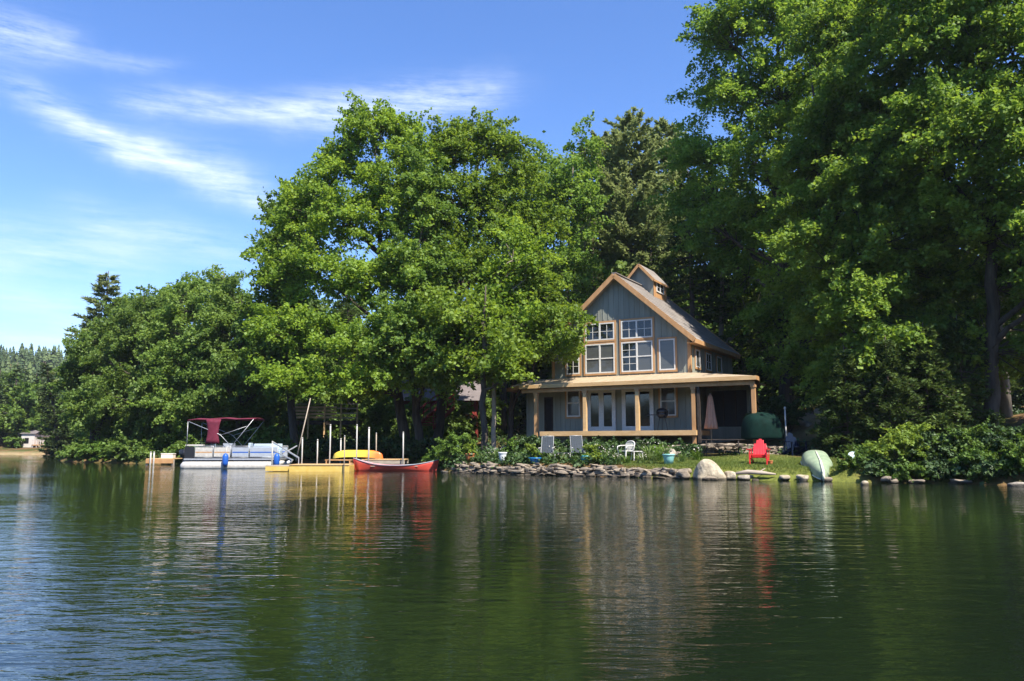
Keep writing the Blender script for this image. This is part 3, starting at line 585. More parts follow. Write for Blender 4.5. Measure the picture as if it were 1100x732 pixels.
broadleaf('giant_maple', b, [lob(950, 75, 36, 2.6, 2.3, b), lob(908, 118, 37, 2.2, 1.6, b), lob(940, 188, 35.5, 2.3, 1.4, b), lob(898, 215, 37.5, 2.2, 1.4, b), lob(978, 150, 35, 2.2, 1.6, b), lob(960, 255, 35.2, 2.2, 1.3, b), lob(870, 172, 40, 2.4, 1.6, b), lob(925, 325, 35.5, 2.0, 1.2, b), lob(940, 375, 35, 1.9, 1.0, b), lob(905, 35, 39, 2.4, 2.2, b), lob(955, 150, 38, 3.0, 2.4, b), lob(905, 165, 40, 2.4, 2.2, b), lob(925, 220, 37, 2.6, 1.7, b), lob(970, 215, 37, 2.6, 1.8, b), lob(885, 262, 37, 2.4, 1.3, b), lob(930, 290, 37, 2.6, 1.6, b), lob(980, 300, 38, 2.4, 1.6, b), lob(905, 340, 38.5, 2.4, 1.5, b), lob(950, 360, 37.5, 2.4, 1.4, b), lob(915, 405, 37, 2.2, 1.1, b), lob(965, 420, 36.5, 2.0, .9, b), lob(1005, 0, 36.5, 2.8, 2.6, b)],
    900, 165, .19, 'right', 'bark', [(0, 0, 0), (.05, 1.0, 2.5), (0, 3.2, 6), (.2, 4.8, 10), (.1, 5.4, 15), (0, 5.6, 20.5)], [.42, .33, .27, .2, .11, .03],
    'giant maple with a thick trunk near the water behind the pale green boat', seed=72, crad=.8, n_limb=22, zmin=2.2)
b = base(1066, 35)
broadleaf('giant_maple', b, [lob(1000, 50, 33.5, 2.4, 2.4, b), lob(1045, 20, 33, 2.4, 2.6, b), lob(1090, 60, 32.5, 2.4, 2.8, b), lob(1010, 130, 33, 2.4, 2.0, b), lob(1060, 150, 32, 2.6, 2.0, b), lob(1105, 150, 31.5, 2.4, 2.2, b), lob(1010, 200, 34, 2.2, 1.6, b), lob(1050, 230, 34, 2.4, 1.6, b), lob(1100, 240, 33.5, 2.4, 1.8, b), lob(1015, 280, 36, 2.2, 1.5, b), lob(1060, 310, 36, 2.4, 1.5, b), lob(1110, 320, 35, 2.4, 1.6, b), lob(1000, 360, 37, 2.2, 1.3, b), lob(1045, 385, 36.5, 2.2, 1.2, b), lob(1120, 390, 34, 2.4, 1.3, b), lob(1160, 100, 32, 3.6, 4.2, b), lob(1170, 260, 32, 3.4, 2.8, b), lob(1060, -70, 33, 4.2, 2.8, b), lob(1015, 430, 36, 1.8, .8, b)],
    860, 165, .19, 'right', 'bark', [(0, 0, 0), (.1, -.2, 3), (.2, -.6, 7), (.2, -1.0, 12), (.1, -1.2, 17), (0, -1.2, 22)], [.34, .28, .24, .18, .11, .03],
    'giant maple at the right edge of the photo, its boughs hanging low over the water', seed=73, crad=.82, n_limb=24, zmin=2.2)
conifer('pine_tree', base(1084, 38.5), 21, 4.2, 2.6, 'hemlock', 'palebark', 'pine whose pale trunk stands in sun on the rusty needle slope', seed=75, step=.55, per=110, nl=.34, nb=7, droop=.18, trad=.26, width=.12)
# slim trunks at the left corner of the porch
b = base(530, 45)
broadleaf('beech_tree', b, [lob(535, 330, 45, 1.8, 2.4, b), lob(560, 285, 45.5, 1.6, 2.6, b), lob(560, 350, 44, 1.6, 1.4, b)], 45, 170, .22, 'maple', 'palebark', [(0, 0, 0), (.0, 0, 3), (.05, 0, 6), (.3, .1, 11)], [.15, .13, .11, .03],
    'slim pale trunked beech left of the porch corner', seed=81, crad=.9, n_limb=7, zmin=4.6)
b = base(547, 46.5)
broadleaf('beech_tree', b, [lob(570, 330, 46, 1.6, 2.0, b), lob(600, 345, 43, 1.5, 1.0, b), lob(612, 368, 41.6, 1.1, .55, b), lob(590, 375, 42.5, 1.0, .8, b)], 45, 170, .20, 'maple', 'bark', [(0, 0, 0), (.15, 0, 3), (.4, 0, 6), (.9, -.3, 10)], [.17, .15, .12, .03],
    'young tree reaching a leafy bough across the upper left windows of the house', seed=83, crad=.7, n_limb=7, zmin=4.4)
b = base(521, 43)
broadleaf('oak_tree', b, [lob(515, 370, 43, 1.9, 1.6, b), lob(540, 385, 42, 1.5, 1.1, b), lob(495, 345, 43, 1.8, 2.0, b)], 40, 170, .22, 'maple', 'bark', [(0, 0, 0), (-.1, 0, 3), (-.1, 0, 6), (0, 0, 9.5)], [.19, .17, .13, .03],
    'dark trunked tree behind the terracotta pot by the water', seed=85, crad=.9, n_limb=6, zmin=3.9)

# shaded wood behind everything
rg = random.Random(11)
b = base(300, 74)
UN = broadleaf('young_tree', b, [(0, 0, 5.2, 2.4, 2.4, 2.6), (.8, .3, 2.6, 2.4, 2.2, 1.8), (-.9, -.2, 3.2, 2.2, 2.2, 2.0), (.2, 0, 7.6, 1.5, 1.5, 1.8), (0, 0, 1.2, 2.6, 2.4, 1.1)], 90, 150, .32, 'low', 'bark', [(0, 0, 0), (.1, 0, 4), (0, 0, 8.5)], [.14, .1, .03],
    'young dark tree deep in the shaded wood behind the front row', seed=87, crad=1.0, n_limb=8, zmin=.2, group='young trees deep in the shaded wood')
for k in range(64):
    px = -40+k*19+rg.uniform(-8, 8) if k < 62 else rg.uniform(150, 500); Y = (70 if px < 620 else 60)+rg.uniform(0, 16)+(14 if px < 110 else 0)
    if px < 118: continue
    if px > 1000: Y = rg.uniform(52, 64)
    s_ = rg.uniform(.85, 1.5); dup(UN, base(px, Y), rg.uniform(0, 6), UN['label'], scale=(s_, s_, s_*rg.uniform(.85, 1.2)))
for k in range(30):
    px = rg.uniform(110, 540); dup(UN, base(px, rg.uniform(63, 70)), rg.uniform(0, 6), UN['label'], scale=rg.uniform(.55, .8))
for px, Y in ((432, 56), (448, 57.5), (468, 56.5), (486, 56), (500, 57), (415, 57)): dup(UN, base(px, Y), rg.uniform(0, 6), UN['label'], scale=rg.uniform(.32, .5))
# ------------------------------------------------------------------ far shore
FP = conifer('far_pine', base(12, 118), 12.5, 3.4, 1.5, 'farpine', 'pinebark', 'far shore pine left of the pale cottage', seed=91, step=.7, per=60, nl=.6, nb=6, droop=.12, up=.05, width=.26, group='pines along the far shore')
far = [(-8, 120, 1.05), (30, 124, 1.0), (44, 121, .98), (58, 122, .92), (72, 118, .78), (88, 110, .75), (24, 130, 1.08), (2, 132, 1.1), (50, 134, 1.0), (-30, 122, 1.1), (-55, 128, 1.0), (-80, 130, 1.1), (68, 128, .9), (100, 112, .8), (-20, 136, 1.15), (37, 142, 1.1), (82, 124, .85)]
rg = random.Random(5)
for px, Y, sc in far:
    sc *= rg.uniform(.62, .92); dup(FP, base(px+rg.uniform(-4, 4), Y), rg.uniform(0, 6), 'tall pine in the row behind the pale far shore cottage', scale=(sc, sc, sc*rg.uniform(.92, 1.06)))
FP['label'] = 'tall pine in the row behind the pale far shore cottage'
b = base(20, 117)
FB = broadleaf('far_tree', b, [(0, 0, 5, 2.6, 2.4, 2.8), (.6, 0, 7.5, 1.8, 1.8, 2.0), (-.7, 0, 3, 2.4, 2.2, 1.6)], 60, 90, .45, 'low', 'palebark', [(0, 0, 0), (0, 0, 4), (0, 0, 9)], [.16, .12, .03], 'leafy tree among the pines on the far shore', seed=92, crad=1.0, n_limb=6, zmin=.8, group='leafy trees along the far shore')
for px, Y, s_ in ((-4, 121, .75), (38, 124, 1.05), (52, 123, .8), (66, 122, .95), (82, 108, .9), (92, 104, .8), (8, 124, 1.2), (-25, 118, 1)): dup(FB, base(px, Y), rg.uniform(0, 6), FB['label'], scale=(s_*.8, s_*.8, s_*.75*rg.uniform(.9, 1.3)))
b = base(77, 104)
broadleaf('far_tree', b, [lob(80, 440, 104, 3.4, 3.0, b), lob(66, 460, 103, 2.2, 1.8, b), lob(95, 465, 100, 3, 2, b)], 50, 110, .42, 'low', 'bark', [(0, 0, 0), (0, 0, 3), (0, 0, 7)], [.2, .15, .03], 'rounded leafy tree at the right end of the far shore', seed=93, crad=1.3, n_limb=6, zmin=.8)
for k, (px, Y, w_, h_) in enumerate([(15, 114.5, 1.9, 1.5), (58, 114, 1.6, 1.5)]):
    shrub('shore_bush', spot(px, Y), [(0, 0, h_*.5, w_*.6, w_*.5, h_*.6)], 24, 60, .3, 'bushy', ['round green bush left of the far cottage at the water', 'round green bush right of the far cottage at the water'][k], 'bush', seed=95+k, crad=.5)
# wooded hill beyond the far shore; unseen woods behind camera, added for window reflections
rng = np.random.default_rng(7); X_ = np.concatenate([rng.uniform(-620, 60, 7500), rng.uniform(-420, 420, 3500)]); Y_ = np.concatenate([rng.uniform(140, 520, 7500), rng.uniform(-380, -150, 3500)]); dd = lake_distance(X_, Y_); k = dd > 18; X_, Y_ = X_[k], Y_[k]; Z_ = height(X_, Y_)
tv = []; tf = []; tt = []; o = 0
for x, y, z in zip(X_, Y_, Z_):
    H = rng.uniform(5, 13); Rm = H*rng.uniform(.2, .3); t0 = rng.uniform(0, 1)
    for j in range(9):
        f = j/9; r = Rm*(1-f)**.8; zz = z+H*(.12+.86*f)
        for q in range(7):
            a = rng.uniform(0, 6.283); rr = r*rng.uniform(.6, 1.15); ca, sa = math.cos(a), math.sin(a); w2 = r*.42+.1
            tv += [(x+ca*r*.1, y+sa*r*.1, zz+H*.09), (x+ca*rr*.7-sa*w2, y+sa*rr*.7+ca*w2, zz-H*.01), (x+ca*rr, y+sa*rr, zz-H*.045), (x+ca*rr*.7+sa*w2, y+sa*rr*.7-ca*w2, zz-H*.01)]
            tf.append((o, o+1, o+2, o+3)); o += 4; tt.append(min(1, max(0, t0+rng.normal()*.15)))
fw = mesh_np('far_woods', tv, tf, M['farpine'], tt); fw['kind'] = 'stuff'; fw['label'] = 'wooded hill beyond the far shore, with unseen woods added behind the camera'

# ------------------------------------------------------------------ the house (local frame: x along the lake front, y into the house)
HX, HY, HT, HZ = 5.777, 43.0, .527, 1.2
house = thing('house', 'grey board and batten lake house with tan trim, gable roof and wraparound porch', 'house', (HX, HY, HZ), -HT)
def Z(z): return z-HZ
W2, DEP = 3.99, 8.2
ZW, ZR, ZE, OF, OS, RT = 4.98, 10.58, 6.73, .465, .384, .16      # wall/porch junction, ridge top, eave top, overhangs, roof thickness
SL = (ZR-ZE)/(W2+OS)
def roof_z(u): return ZR-SL*abs(u)
mb = MB(); S = M['siding']
ZB = 1.35
def gable_wall(v0, v1):
    poly = [(-W2, Z(ZB)), (W2, Z(ZB)), (W2, Z(roof_z(W2)-RT-.02)), (0, Z(ZR-RT-.02)), (-W2, Z(roof_z(W2)-RT-.02))]
    V = [(u, v0, z) for u, z in poly]+[(u, v1, z) for u, z in poly]; n = 5
    mb.add(V, [tuple(range(n)), tuple(range(2*n-1, n-1, -1))]+[(i, n+i, n+(i+1) % n, (i+1) % n) for i in range(n)], S)
gable_wall(0, .16); gable_wall(DEP-.16, DEP)
for sx in (-1, 1): mb.box(min(sx*W2, sx*(W2-.16)), max(sx*W2, sx*(W2-.16)), .162, DEP-.162, Z(ZB), Z(roof_z(W2)-RT-.02), S)
OPEN_F = [(-3.15, -2.26, 5.14, 6.84), (-2.0, -.16, 5.12, 8.02), (.13, 2.03, 5.12, 8.02), (2.28, 3.24, 5.12, 6.86), (-3.2, -2.2, 2.75, 4.45), (-1.95, -.12, 2.0, 4.42), (.1, 2.05, 2.0, 4.42), (2.25, 3.25, 2.72, 4.42)]
u = -W2+.14
while u < W2-.05:      # battens, cut where windows sit
    segs = [(ZB, roof_z(u)-RT-.06)]
    for (a, b_, c, d) in OPEN_F:
        if a-.12 < u < b_+.12:
            ns = []
            for lo, hi in segs:
                if lo < c-.1: ns.append((lo, min(hi, c-.1)))
                if hi > d+.1: ns.append((max(lo, d+.1), hi))
            segs = ns
    for lo, hi in segs:
        if hi-lo > .1: mb.box(u-.022, u+.022, -.022, -.001, Z(lo), Z(hi), S)
    u += .30
for k in range(26): v = .35+k*.31; mb.box(W2+.001, W2+.022, v-.022, v+.022, Z(4.9), Z(roof_z(W2)-RT-.03), S)
mb.build('wall', house)
# lower storey wing on the left and screened wing on the right
mb = MB(); mb.box(-5.75, -W2-.003, .05, 6.2, Z(ZB), Z(4.46), S)
for k in range(6): mb.box(-5.65+k*.3-.02, -5.65+k*.3+.02, .028, .049, Z(ZB), Z(4.44), S) if not (-4.65 < -5.65+k*.3 < -4.05) else None
mb.build('side_wing', house)
mb = MB(); v0 = 2.6
mb.box(W2+.003, W2+.30, v0, v0+.14, Z(ZB), Z(4.5), S); mb.box(W2+.303, 6.15, v0, v0+.14, Z(4.18), Z(4.5), S); mb.box(6.153, 6.3, v0, v0+.14, Z(ZB), Z(4.5), S)
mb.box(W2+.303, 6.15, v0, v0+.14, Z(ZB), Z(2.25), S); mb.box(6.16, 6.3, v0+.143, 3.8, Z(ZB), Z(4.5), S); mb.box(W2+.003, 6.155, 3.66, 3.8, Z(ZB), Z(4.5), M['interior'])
mb.build('screened_wing', house)
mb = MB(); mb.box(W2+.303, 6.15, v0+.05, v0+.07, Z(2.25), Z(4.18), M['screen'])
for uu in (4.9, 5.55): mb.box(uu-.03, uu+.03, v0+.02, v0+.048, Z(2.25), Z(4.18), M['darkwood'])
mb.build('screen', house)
# main roof
def slab(parent, name, sgn, uo, y0, y1, zr, sl, t, m):
    b = MB(); P = [(0, zr), (sgn*uo, zr-sl*uo), (sgn*uo, zr-sl*uo-t), (0, zr-t)]
    V = [(u, y0, z) for u, z in P]+[(u, y1, z) for u, z in P]
    b.add(V, [(0, 1, 2, 3), (7, 6, 5, 4), (0, 4, 5, 1), (1, 5, 6, 2), (2, 6, 7, 3), (3, 7, 4, 0)], m)
    n = int(uo*math.hypot(1, sl)/.28)
    for k in range(1, n): # courses
        f = k/n; u_ = uo*f; b.box(min(sgn*u_, sgn*(u_+.035)), max(sgn*u_, sgn*(u_+.035)), y0+.01, y1-.01, zr-sl*u_-.05, zr-sl*u_+.006, m)
    return b
rb = slab(house, 'roof', 1, W2+OS, -OF, DEP+.3, Z(ZR), SL, RT, M['shingle']); r2 = slab(house, 'roof', -1, W2+OS, -OF, DEP+.3, Z(ZR), SL, RT, M['shingle'])
off = len(rb.V); rb.V += r2.V; rb.F += [[off+i for i in f] for f in r2.F]; rb.I += r2.I; rb.S += r2.S
rb.bar((0, -OF, Z(ZR)+.015), (0, DEP+.3, Z(ZR)+.015), .26, .05, M['shingle'])
roof = rb.build('roof', house)
fb = MB(); wd = M['wood']
for s_ in (-1, 1):
    e = W2+OS
    fb.bar((0, -OF-.022, Z(ZR)-.12), (s_*(e+.02), -OF-.022, Z(ZR-SL*e)-.12), .04, .25, wd)
    fb.bar((0, DEP+.322, Z(ZR)-.12), (s_*(e+.02), DEP+.322, Z(ZR-SL*e)-.12), .04, .25, wd)
    fb.box(min(s_*e, s_*(e+.04)), max(s_*e, s_*(e+.04)), -OF, DEP+.3, Z(ZE)-.25, Z(ZE)-.03, wd)
    x0, x1 = sorted((s_*(W2+.002), s_*(e-.003))); fb.box(x0, x1, -OF+.01, DEP+.29, Z(ZE)-.25, Z(ZE)-.21, wd)
    fb.box(*sorted((s_*(W2-.13), s_*(W2+.024))), -.05, -.024, Z(ZW-.1), Z(roof_z(W2)-.3), wd)        # corner boards
    fb.box(*sorted((s_*(W2+.023), s_*(W2+.045))), -.05, .12, Z(ZW-.1), Z(roof_z(W2)-.45), wd)
fb.build('trim', house)
# windows -----------------------------------------------------------------------------------
def win(u0, u1, z0, z1, cols=1, rows=1, sash=True, panes=('glass',), grid=(2, 2), v=-.024, parent=house, case=.10, f=.065, face='f', name='window'):
    """white frame, tan casing on three sides, glass set back; face f = front wall, r = right wall"""
    def bx(b, a0, a1, y0, y1, c0, c1, m):
        if face == 'f': b.box(a0, a1, y0, y1, Z(c0), Z(c1), m)
        else: b.box(-y1, -y0, a0, a1, Z(c0), Z(c1), m)
    y = v; b = MB(); w = M['white']
    bx(b, u0, u1, y-.05, y, z1-f, z1, w); bx(b, u0, u1, y-.05, y, z0, z0+f, w); bx(b, u0, u0+f, y-.05, y, z0+f, z1-f, w); bx(b, u1-f, u1, y-.05, y, z0+f, z1-f, w)
    cw = (u1-u0-2*f)/cols
    for i in range(1, cols): bx(b, u0+f+cw*i-.045, u0+f+cw*i+.045, y-.05, y, z0+f, z1-f, w)
    fr = None
    for i in range(cols):
        a0, a1 = u0+f+cw*i+(.045 if i else 0), u0+f+cw*(i+1)-(.045 if i < cols-1 else 0)
        if sash: bx(b, a0, a1, y-.042, y, (z0+z1)/2-.03, (z0+z1)/2+.03, w)
        if grid and panes[i % len(panes)] == 'glass':
            for q in range(1, grid[0]): x = a0+(a1-a0)*q/grid[0]; bx(b, x-.012, x+.012, y-.030, y-.008, z0+f, z1-f, w)
            for q in range(1, grid[1]): zz = z0+f+(z1-z0-2*f)*q/grid[1]; bx(b, a0, a1, y-.029, y-.008, zz-.012, zz+.012, w)
    fr = b.build(name, parent)
    if parent is house:
        for i in range(cols):
            a0, a1 = u0+f+cw*i+(.045 if i else 0), u0+f+cw*(i+1)-(.045 if i < cols-1 else 0)
            g = MB(); bx(g, a0, a1, y-.012, y-.004, z0+f, z1-f, M[panes[i % len(panes)]]); g.build('pane', fr)
        c = MB()
        if case:
            bx(c, u0-case, u0-.002, y-.035, y+.002, z0-case, z1+case, wd); bx(c, u1+.002, u1+case, y-.035, y+.002, z0-case, z1+case, wd)
            bx(c, u0-.002, u1+.002, y-.035, y+.002, z1+.002, z1+case, wd); bx(c, u0-.002, u1+.002, y-.05, y+.002, z0-case, z0-.002, wd); c.build('casing', fr)
    return fr
win(-3.1, -2.31, 5.2, 6.8, panes=('glass',), grid=(2, 4)); win(-1.95, -.2, 5.18, 6.8, 2, panes=('blind', 'blind')); win(.20, 1.97, 5.18, 6.8, 2, panes=('glass', 'blind'), grid=(2, 4)); win(2.33, 3.2, 5.18, 6.82, panes=('blind',), sash=False)
win(-1.93, -.2, 7.0, 7.95, 2, sash=False, panes=('glass',)); win(.20, 1.99, 6.98, 7.97, 2, sash=False, panes=('glass',))
win(-3.12, -2.3, 2.84, 4.36, panes=('blind',)); win(2.33, 3.17, 2.8, 4.32, panes=('blind',))
def french(u0, u1, lit):
    b = MB(); w = M['white']; z0, z1 = 2.03, 4.32; y = -.024
    b.box(u0, u0+.07, y-.05, y, Z(z0), Z(z1), w); b.box(u1-.07, u1, y-.05, y, Z(z0), Z(z1), w); b.box(u0+.07, u1-.07, y-.05, y, Z(z1-.07), Z(z1), w)
    fr = b.build('french_door', house); c = (u0+u1)/2
    for a0, a1 in ((u0+.072, c-.004), (c+.004, u1-.072)):
        d = MB(); d.box(a0, a0+.14, y-.045, y-.003, Z(z0+.02), Z(z1-.075), w); d.box(a1-.14, a1, y-.045, y-.003, Z(z0+.02), Z(z1-.075), w)
        d.box(a0+.14, a1-.14, y-.045, y-.003, Z(z0+.02), Z(z0+.25), w); d.box(a0+.14, a1-.14, y-.045, y-.003, Z(z1-.22), Z(z1-.075), w); d.build('door_leaf', fr)
        g = MB(); g.box(a0+.14, a1-.14, y-.02, y-.012, Z(z0+.25), Z(z1-.22), M['glass']); g.build('pane', fr)
french(-1.87, -.2, 0); french(.17, 1.95, 0)
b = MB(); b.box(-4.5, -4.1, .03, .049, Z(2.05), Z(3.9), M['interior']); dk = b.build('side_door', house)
b = MB(); b.box(-4.57, -4.503, .0, .047, Z(2.05), Z(3.97), M['darkwood']); b.box(-4.097, -4.03, .0, .047, Z(2.05), Z(3.97), M['darkwood']); b.box(-4.503, -4.097, .0, .047, Z(3.9), Z(3.97), M['darkwood']); b.build('frame', dk)
for (a, b_, p) in ((.75, 1.5, 'blind'), (2.6, 3.6, 'glass'), (4.7, 5.7, 'blind')): win(a, b_, 5.35, 6.3, panes=(p,), sash=False, grid=(2, 2), face='r', v=-W2-.024)
# cupola ------------------------------------------------------------------------------------
cw, cv0, cv1, cz, cr = .80, 3.55, 5.7, 10.98, 11.86
b = MB(); poly = [(-cw, Z(9.4)), (cw, Z(9.4)), (cw, Z(cz)), (0, Z(cr-.1)), (-cw, Z(cz))]
for v in (cv0, cv1-.1):
    V = [(u, v, z) for u, z in poly]+[(u, v+.1, z) for u, z in poly]; b.add(V, [(0, 1, 2, 3, 4), (9, 8, 7, 6, 5)]+[(i, 5+i, 5+(i+1) % 5, (i+1) % 5) for i in range(5)], S)
for s_ in (-1, 1): b.box(*sorted((s_*cw, s_*(cw-.1))), cv0+.102, cv1-.102, Z(9.4), Z(cz), M['wood'])
b.box(cw+.001, cw+.02, cv0-.02, cv0+.13, Z(9.7), Z(cz), wd); b.box(cw+.001, cw+.02, cv1-.13, cv1, Z(9.7), Z(cz), wd)
cup = b.build('cupola', house)
sl2 = (cr-cz)/cw; b = MB()
for s_ in (-1, 1):
    e = cw+.12; P = [(0, Z(cr)), (s_*e, Z(cr-sl2*e)), (s_*e, Z(cr-sl2*e)-.09), (0, Z(cr)-.09)]; V = [(u, cv0-.25, z) for u, z in P]+[(u, cv1+.2, z) for u, z in P]
    b.add(V, [(0, 1, 2, 3), (7, 6, 5, 4), (0, 4, 5, 1), (1, 5, 6, 2), (2, 6, 7, 3), (3, 7, 4, 0)], M['shingle'])
    b.bar((0, cv0-.27, Z(cr)-.07), (s_*e, cv0-.27, Z(cr-sl2*e)-.07), .03, .15, wd)
    b.box(*sorted((s_*e, s_*(e+.03))), cv0-.25, cv1+.2, Z(cr-sl2*e)-.13, Z(cr-sl2*e)-.01, wd)
b.build('cupola_roof', cup)
b = MB(); y0, y1, z0, z1 = cv0+.45, cv1-.45, 10.22, 10.86
def sb(a, c, d, e, x0, x1, m): b.box(cw+x0, cw+x1, a, c, Z(d), Z(e), m)
sb(y0, y1, z0, z0+.07, .001, .05, M['white']); sb(y0, y1, z1-.07, z1, .001, .05, M['white']); sb(y0, y0+.07, z0+.07, z1-.07, .001, .05, M['white']); sb(y1-.07, y1, z0+.07, z1-.07, .001, .05, M['white'])
sb((y0+y1)/2-.035, (y0+y1)/2+.035, z0+.07, z1-.07, .001, .045, M['white']); sb(y0+.07, y1-.07, (z0+z1)/2-.015, (z0+z1)/2+.015, .001, .03, M['white']); sb(y0+.07, y1-.07, z0+.07, z1-.07, .001, .015, M['glass'])
b.build('cupola_window', cup)
# porch -------------------------------------------------------------------------------------
PF, PU = -2.3, 7.82        # front eave line, right eave
inner = [(-5.72, 3.2, 4.98), (-5.72, .0, 4.98), (-W2, -.03, ZW+.02), (W2+.02, -.03, ZW+.02), (W2+.02, 1.6, ZW+.02), (W2+.02, 3.9, ZW+.02)]
outer = [(-6.5, 3.2, 4.5), (-6.5, -.9, 4.5), (-4.9, PF, 4.5), (PU, PF, 4.5), (PU-.05, PF+.75, 4.5), (6.55, 3.9, 4.5)]
b = MB(); n = len(inner); sh = M['new_sunlit_wood']; rm = mat('porch_roof_metal', (.33, .255, .165), .5, col2=(.42, .33, .225), scale=3, spec=.45, stretch=(1, .3, 1))
b.add([(x, y, Z(z)) for x, y, z in inner]+[(x, y, Z(z)) for x, y, z in outer], [(i, n+i, n+i+1, i+1) for i in range(n-1)], rm)
b.add([(x, y, Z(z)-.12) for x, y, z in inner]+[(x, y, Z(z)-.12) for x, y, z in outer], [(i+1, n+i+1, n+i, i) for i in range(n-1)], M['wood'])
for k in range(14):      # standing seams on the front slope
    u_ = -3.7+k*.62
    if u_ < W2: b.bar((u_, -.06, Z(ZW)+.02), (u_, PF+.02, Z(4.5)+.008), .025, .03, rm)
b.build('porch_roof', house)
b = MB()
for i in range(n-1):
    a, c = Vector(outer[i]), Vector(outer[i+1]); a.z = c.z = Z(4.5)-.085; b.bar(a, c, .045, .19, M['new_sunlit_wood'] if i == 2 else wd)
# beam below the eave
b.bar((-4.85, PF+.25, Z(4.2)), (PU-.12, PF+.25, Z(4.2)), .14, .2, wd); b.bar((PU-.25, PF+.33, Z(4.2)), (6.4, 3.6, Z(4.2)), .12, .18, wd)
for k in range(22): u_ = -4.6+k*.56; b.bar((u_, PF+.05, Z(4.5)-.16), (u_, -.03 if u_ < W2 else 2.5, Z(4.5)-.12+(.3 if u_ < W2 else .0)), .05, .09, wd)
b.build('fascia', house)
for i, u_ in enumerate([-3.97, -1.07, 1.84, 4.74, 7.62]):
    p = MB(); zb = gz(HX+u_*math.cos(HT)+(PF+.25)*math.sin(HT), HY-u_*math.sin(HT)+(PF+.25)*math.cos(HT))-.1
    p.box(u_-.09, u_+.09, PF+.16, PF+.34, Z(zb), Z(4.1), M['new_sunlit_wood'] if i in (1, 2) else wd); p.box(u_-.12, u_+.12, PF+.13, PF+.37, Z(3.98), Z(4.099), wd); p.build('porch_post', house)
p = MB(); p.box(4.93, 5.06, PF+.16, PF+.30, Z(1.4), Z(4.1), M['darkwood']); p.build('porch_post', house, 'dark inner corner post of the porch')
p = MB(); p.box(6.45, 6.57, 3.3, 3.42, Z(1.4), Z(4.1), wd); p.build('porch_post', house)
b = MB()
for k in range(17): b.box(-3.6, 4.86, PF+.04+k*.134, PF+.164+k*.134, Z(1.97), Z(2.005), M['greywood'])
b.box(-3.62, 4.9, PF-.03, PF+.02, Z(1.76), Z(2.0), M['new_sunlit_wood']); b.box(-3.6, 4.86, PF+.05, PF+.12, Z(1.72), Z(1.965), wd); b.box(4.862, 4.9, PF+.021, -.06, Z(1.76), Z(2.0), M['new_sunlit_wood'])
for u_ in (-3.4, -.4, 2.6): b.box(u_-.08, u_+.08, PF+.3, PF+.46, Z(.7), Z(1.96), M['darkwood'])
b.build('porch_deck', house)
b = MB(); b.box(-W2+.02, W2-.02, -.02, -.003, Z(.6), Z(1.34), M['darkwood']); b.box(-5.7, W2, .1, DEP, Z(.3), Z(1.345), M['rock']); b.box(W2+.01, 6.3, 2.7, 3.8, Z(.3), Z(1.345), M['rock']); b.build('foundation', house)
def hw(u, v, z):
    return Vector((HX+u*math.cos(HT)+v*math.sin(HT), HY-u*math.sin(HT)+v*math.cos(HT), z))
# things on and around the porch
p = hw(2.75, -1.0, 2.005)
g = thing('grill', 'black kettle grill standing on the porch by the right window', 'grill', p, .3)
b = MB(); b.lathe([(.02, .62), (.2, .66), (.29, .8), (.3, .9)], M['black'], 18); b.build('bowl', g)
b = MB(); b.lathe([(.305, .905), (.29, 1.02), (.2, 1.13), (.04, 1.17)], M['black'], 18); b.tube([(-.06, 0, 1.16), (-.06, 0, 1.22), (.06, 0, 1.22), (.06, 0, 1.16)], .012, M['black'], 6); b.build('lid', g)
for k in range(3): a = k*2.094; b = MB(); b.tube([(.15*math.cos(a), .15*math.sin(a), .68), (.3*math.cos(a), .3*math.sin(a), 0)], .014, M['black'], 6); b.build('leg', g)
b = MB(); b.box(-.75, -.32, -.2, .2, .78, .81, M['black']); b.build('side_shelf', g)
p = at_y(764, 461, 39.2); zg = gz(p.x, p.y)
t = thing('patio_umbrella', 'closed peach patio umbrella in front of the dark screened wing', 'umbrella', (p.x, p.y, zg))
zt = zat(424, 39.2)-zg; zb = zat(461, 39.2)-zg
b = MB(); b.lathe([(.03, zt), (.10, zt-.12), (.15, zt-.5), (.20, zt-.95), (.27, zb+.25), (.30, zb+.02), (.22, zb), (.05, zb+.1)], M['peach'], 48, fold=(.16, 8)); b.build('canopy', t)
b = MB(); b.tube([(0, 0, .05), (0, 0, zt+.06)], .022, M['alu'], 8); b.build('pole', t); b = MB(); b.lathe([(.25, 0), (.25, .05), (.08, .09), (.04, .25)], M['black'], 20); b.build('base', t)

# ------------------------------------------------------------------ shoreline: stone wall, boulders
def rock_geo(rng, rx, ry, rz, n=9, m=7, rough=.16, sq=.75):
    V = []; ph = rng.uniform(0, 6.28, 8); fr = rng.uniform(1.2, 3.6, (8, 3))
    for j in range(m+1):
        for i in range(n):
            th = math.pi*j/m-math.pi/2; a = 6.2832*i/n
            d = np.array([math.cos(th)*math.cos(a), math.cos(th)*math.sin(a), math.sin(th)]); q = np.sign(d)*np.abs(d)**sq
            k = 1+rough*sum(math.sin(fr[e]@d+ph[e]) for e in range(8))/3.2
            V.append((q[0]*rx*k, q[1]*ry*k, q[2]*rz*k))
    F = [(j*n+i, j*n+(i+1) % n, (j+1)*n+(i+1) % n, (j+1)*n+i) for j in range(m) for i in range(n)]
    return V, F
rng = np.random.default_rng(77)
wl = [Vector((-2.95, 38.9, 0)), Vector((-2.7, 38.2, 0)), Vector((-1.2, 36.6, 0)), Vector((.4, 35.3, 0)), Vector((2.1, 34.2, 0)), Vector((3.9, 33.2, 0)), Vector((5.5, 31.9, 0)), Vector((6.5, 31.15, 0))]
wb = MB(); cum = [0]
for a, c in zip(wl, wl[1:]): cum.append(cum[-1]+(c-a).length)
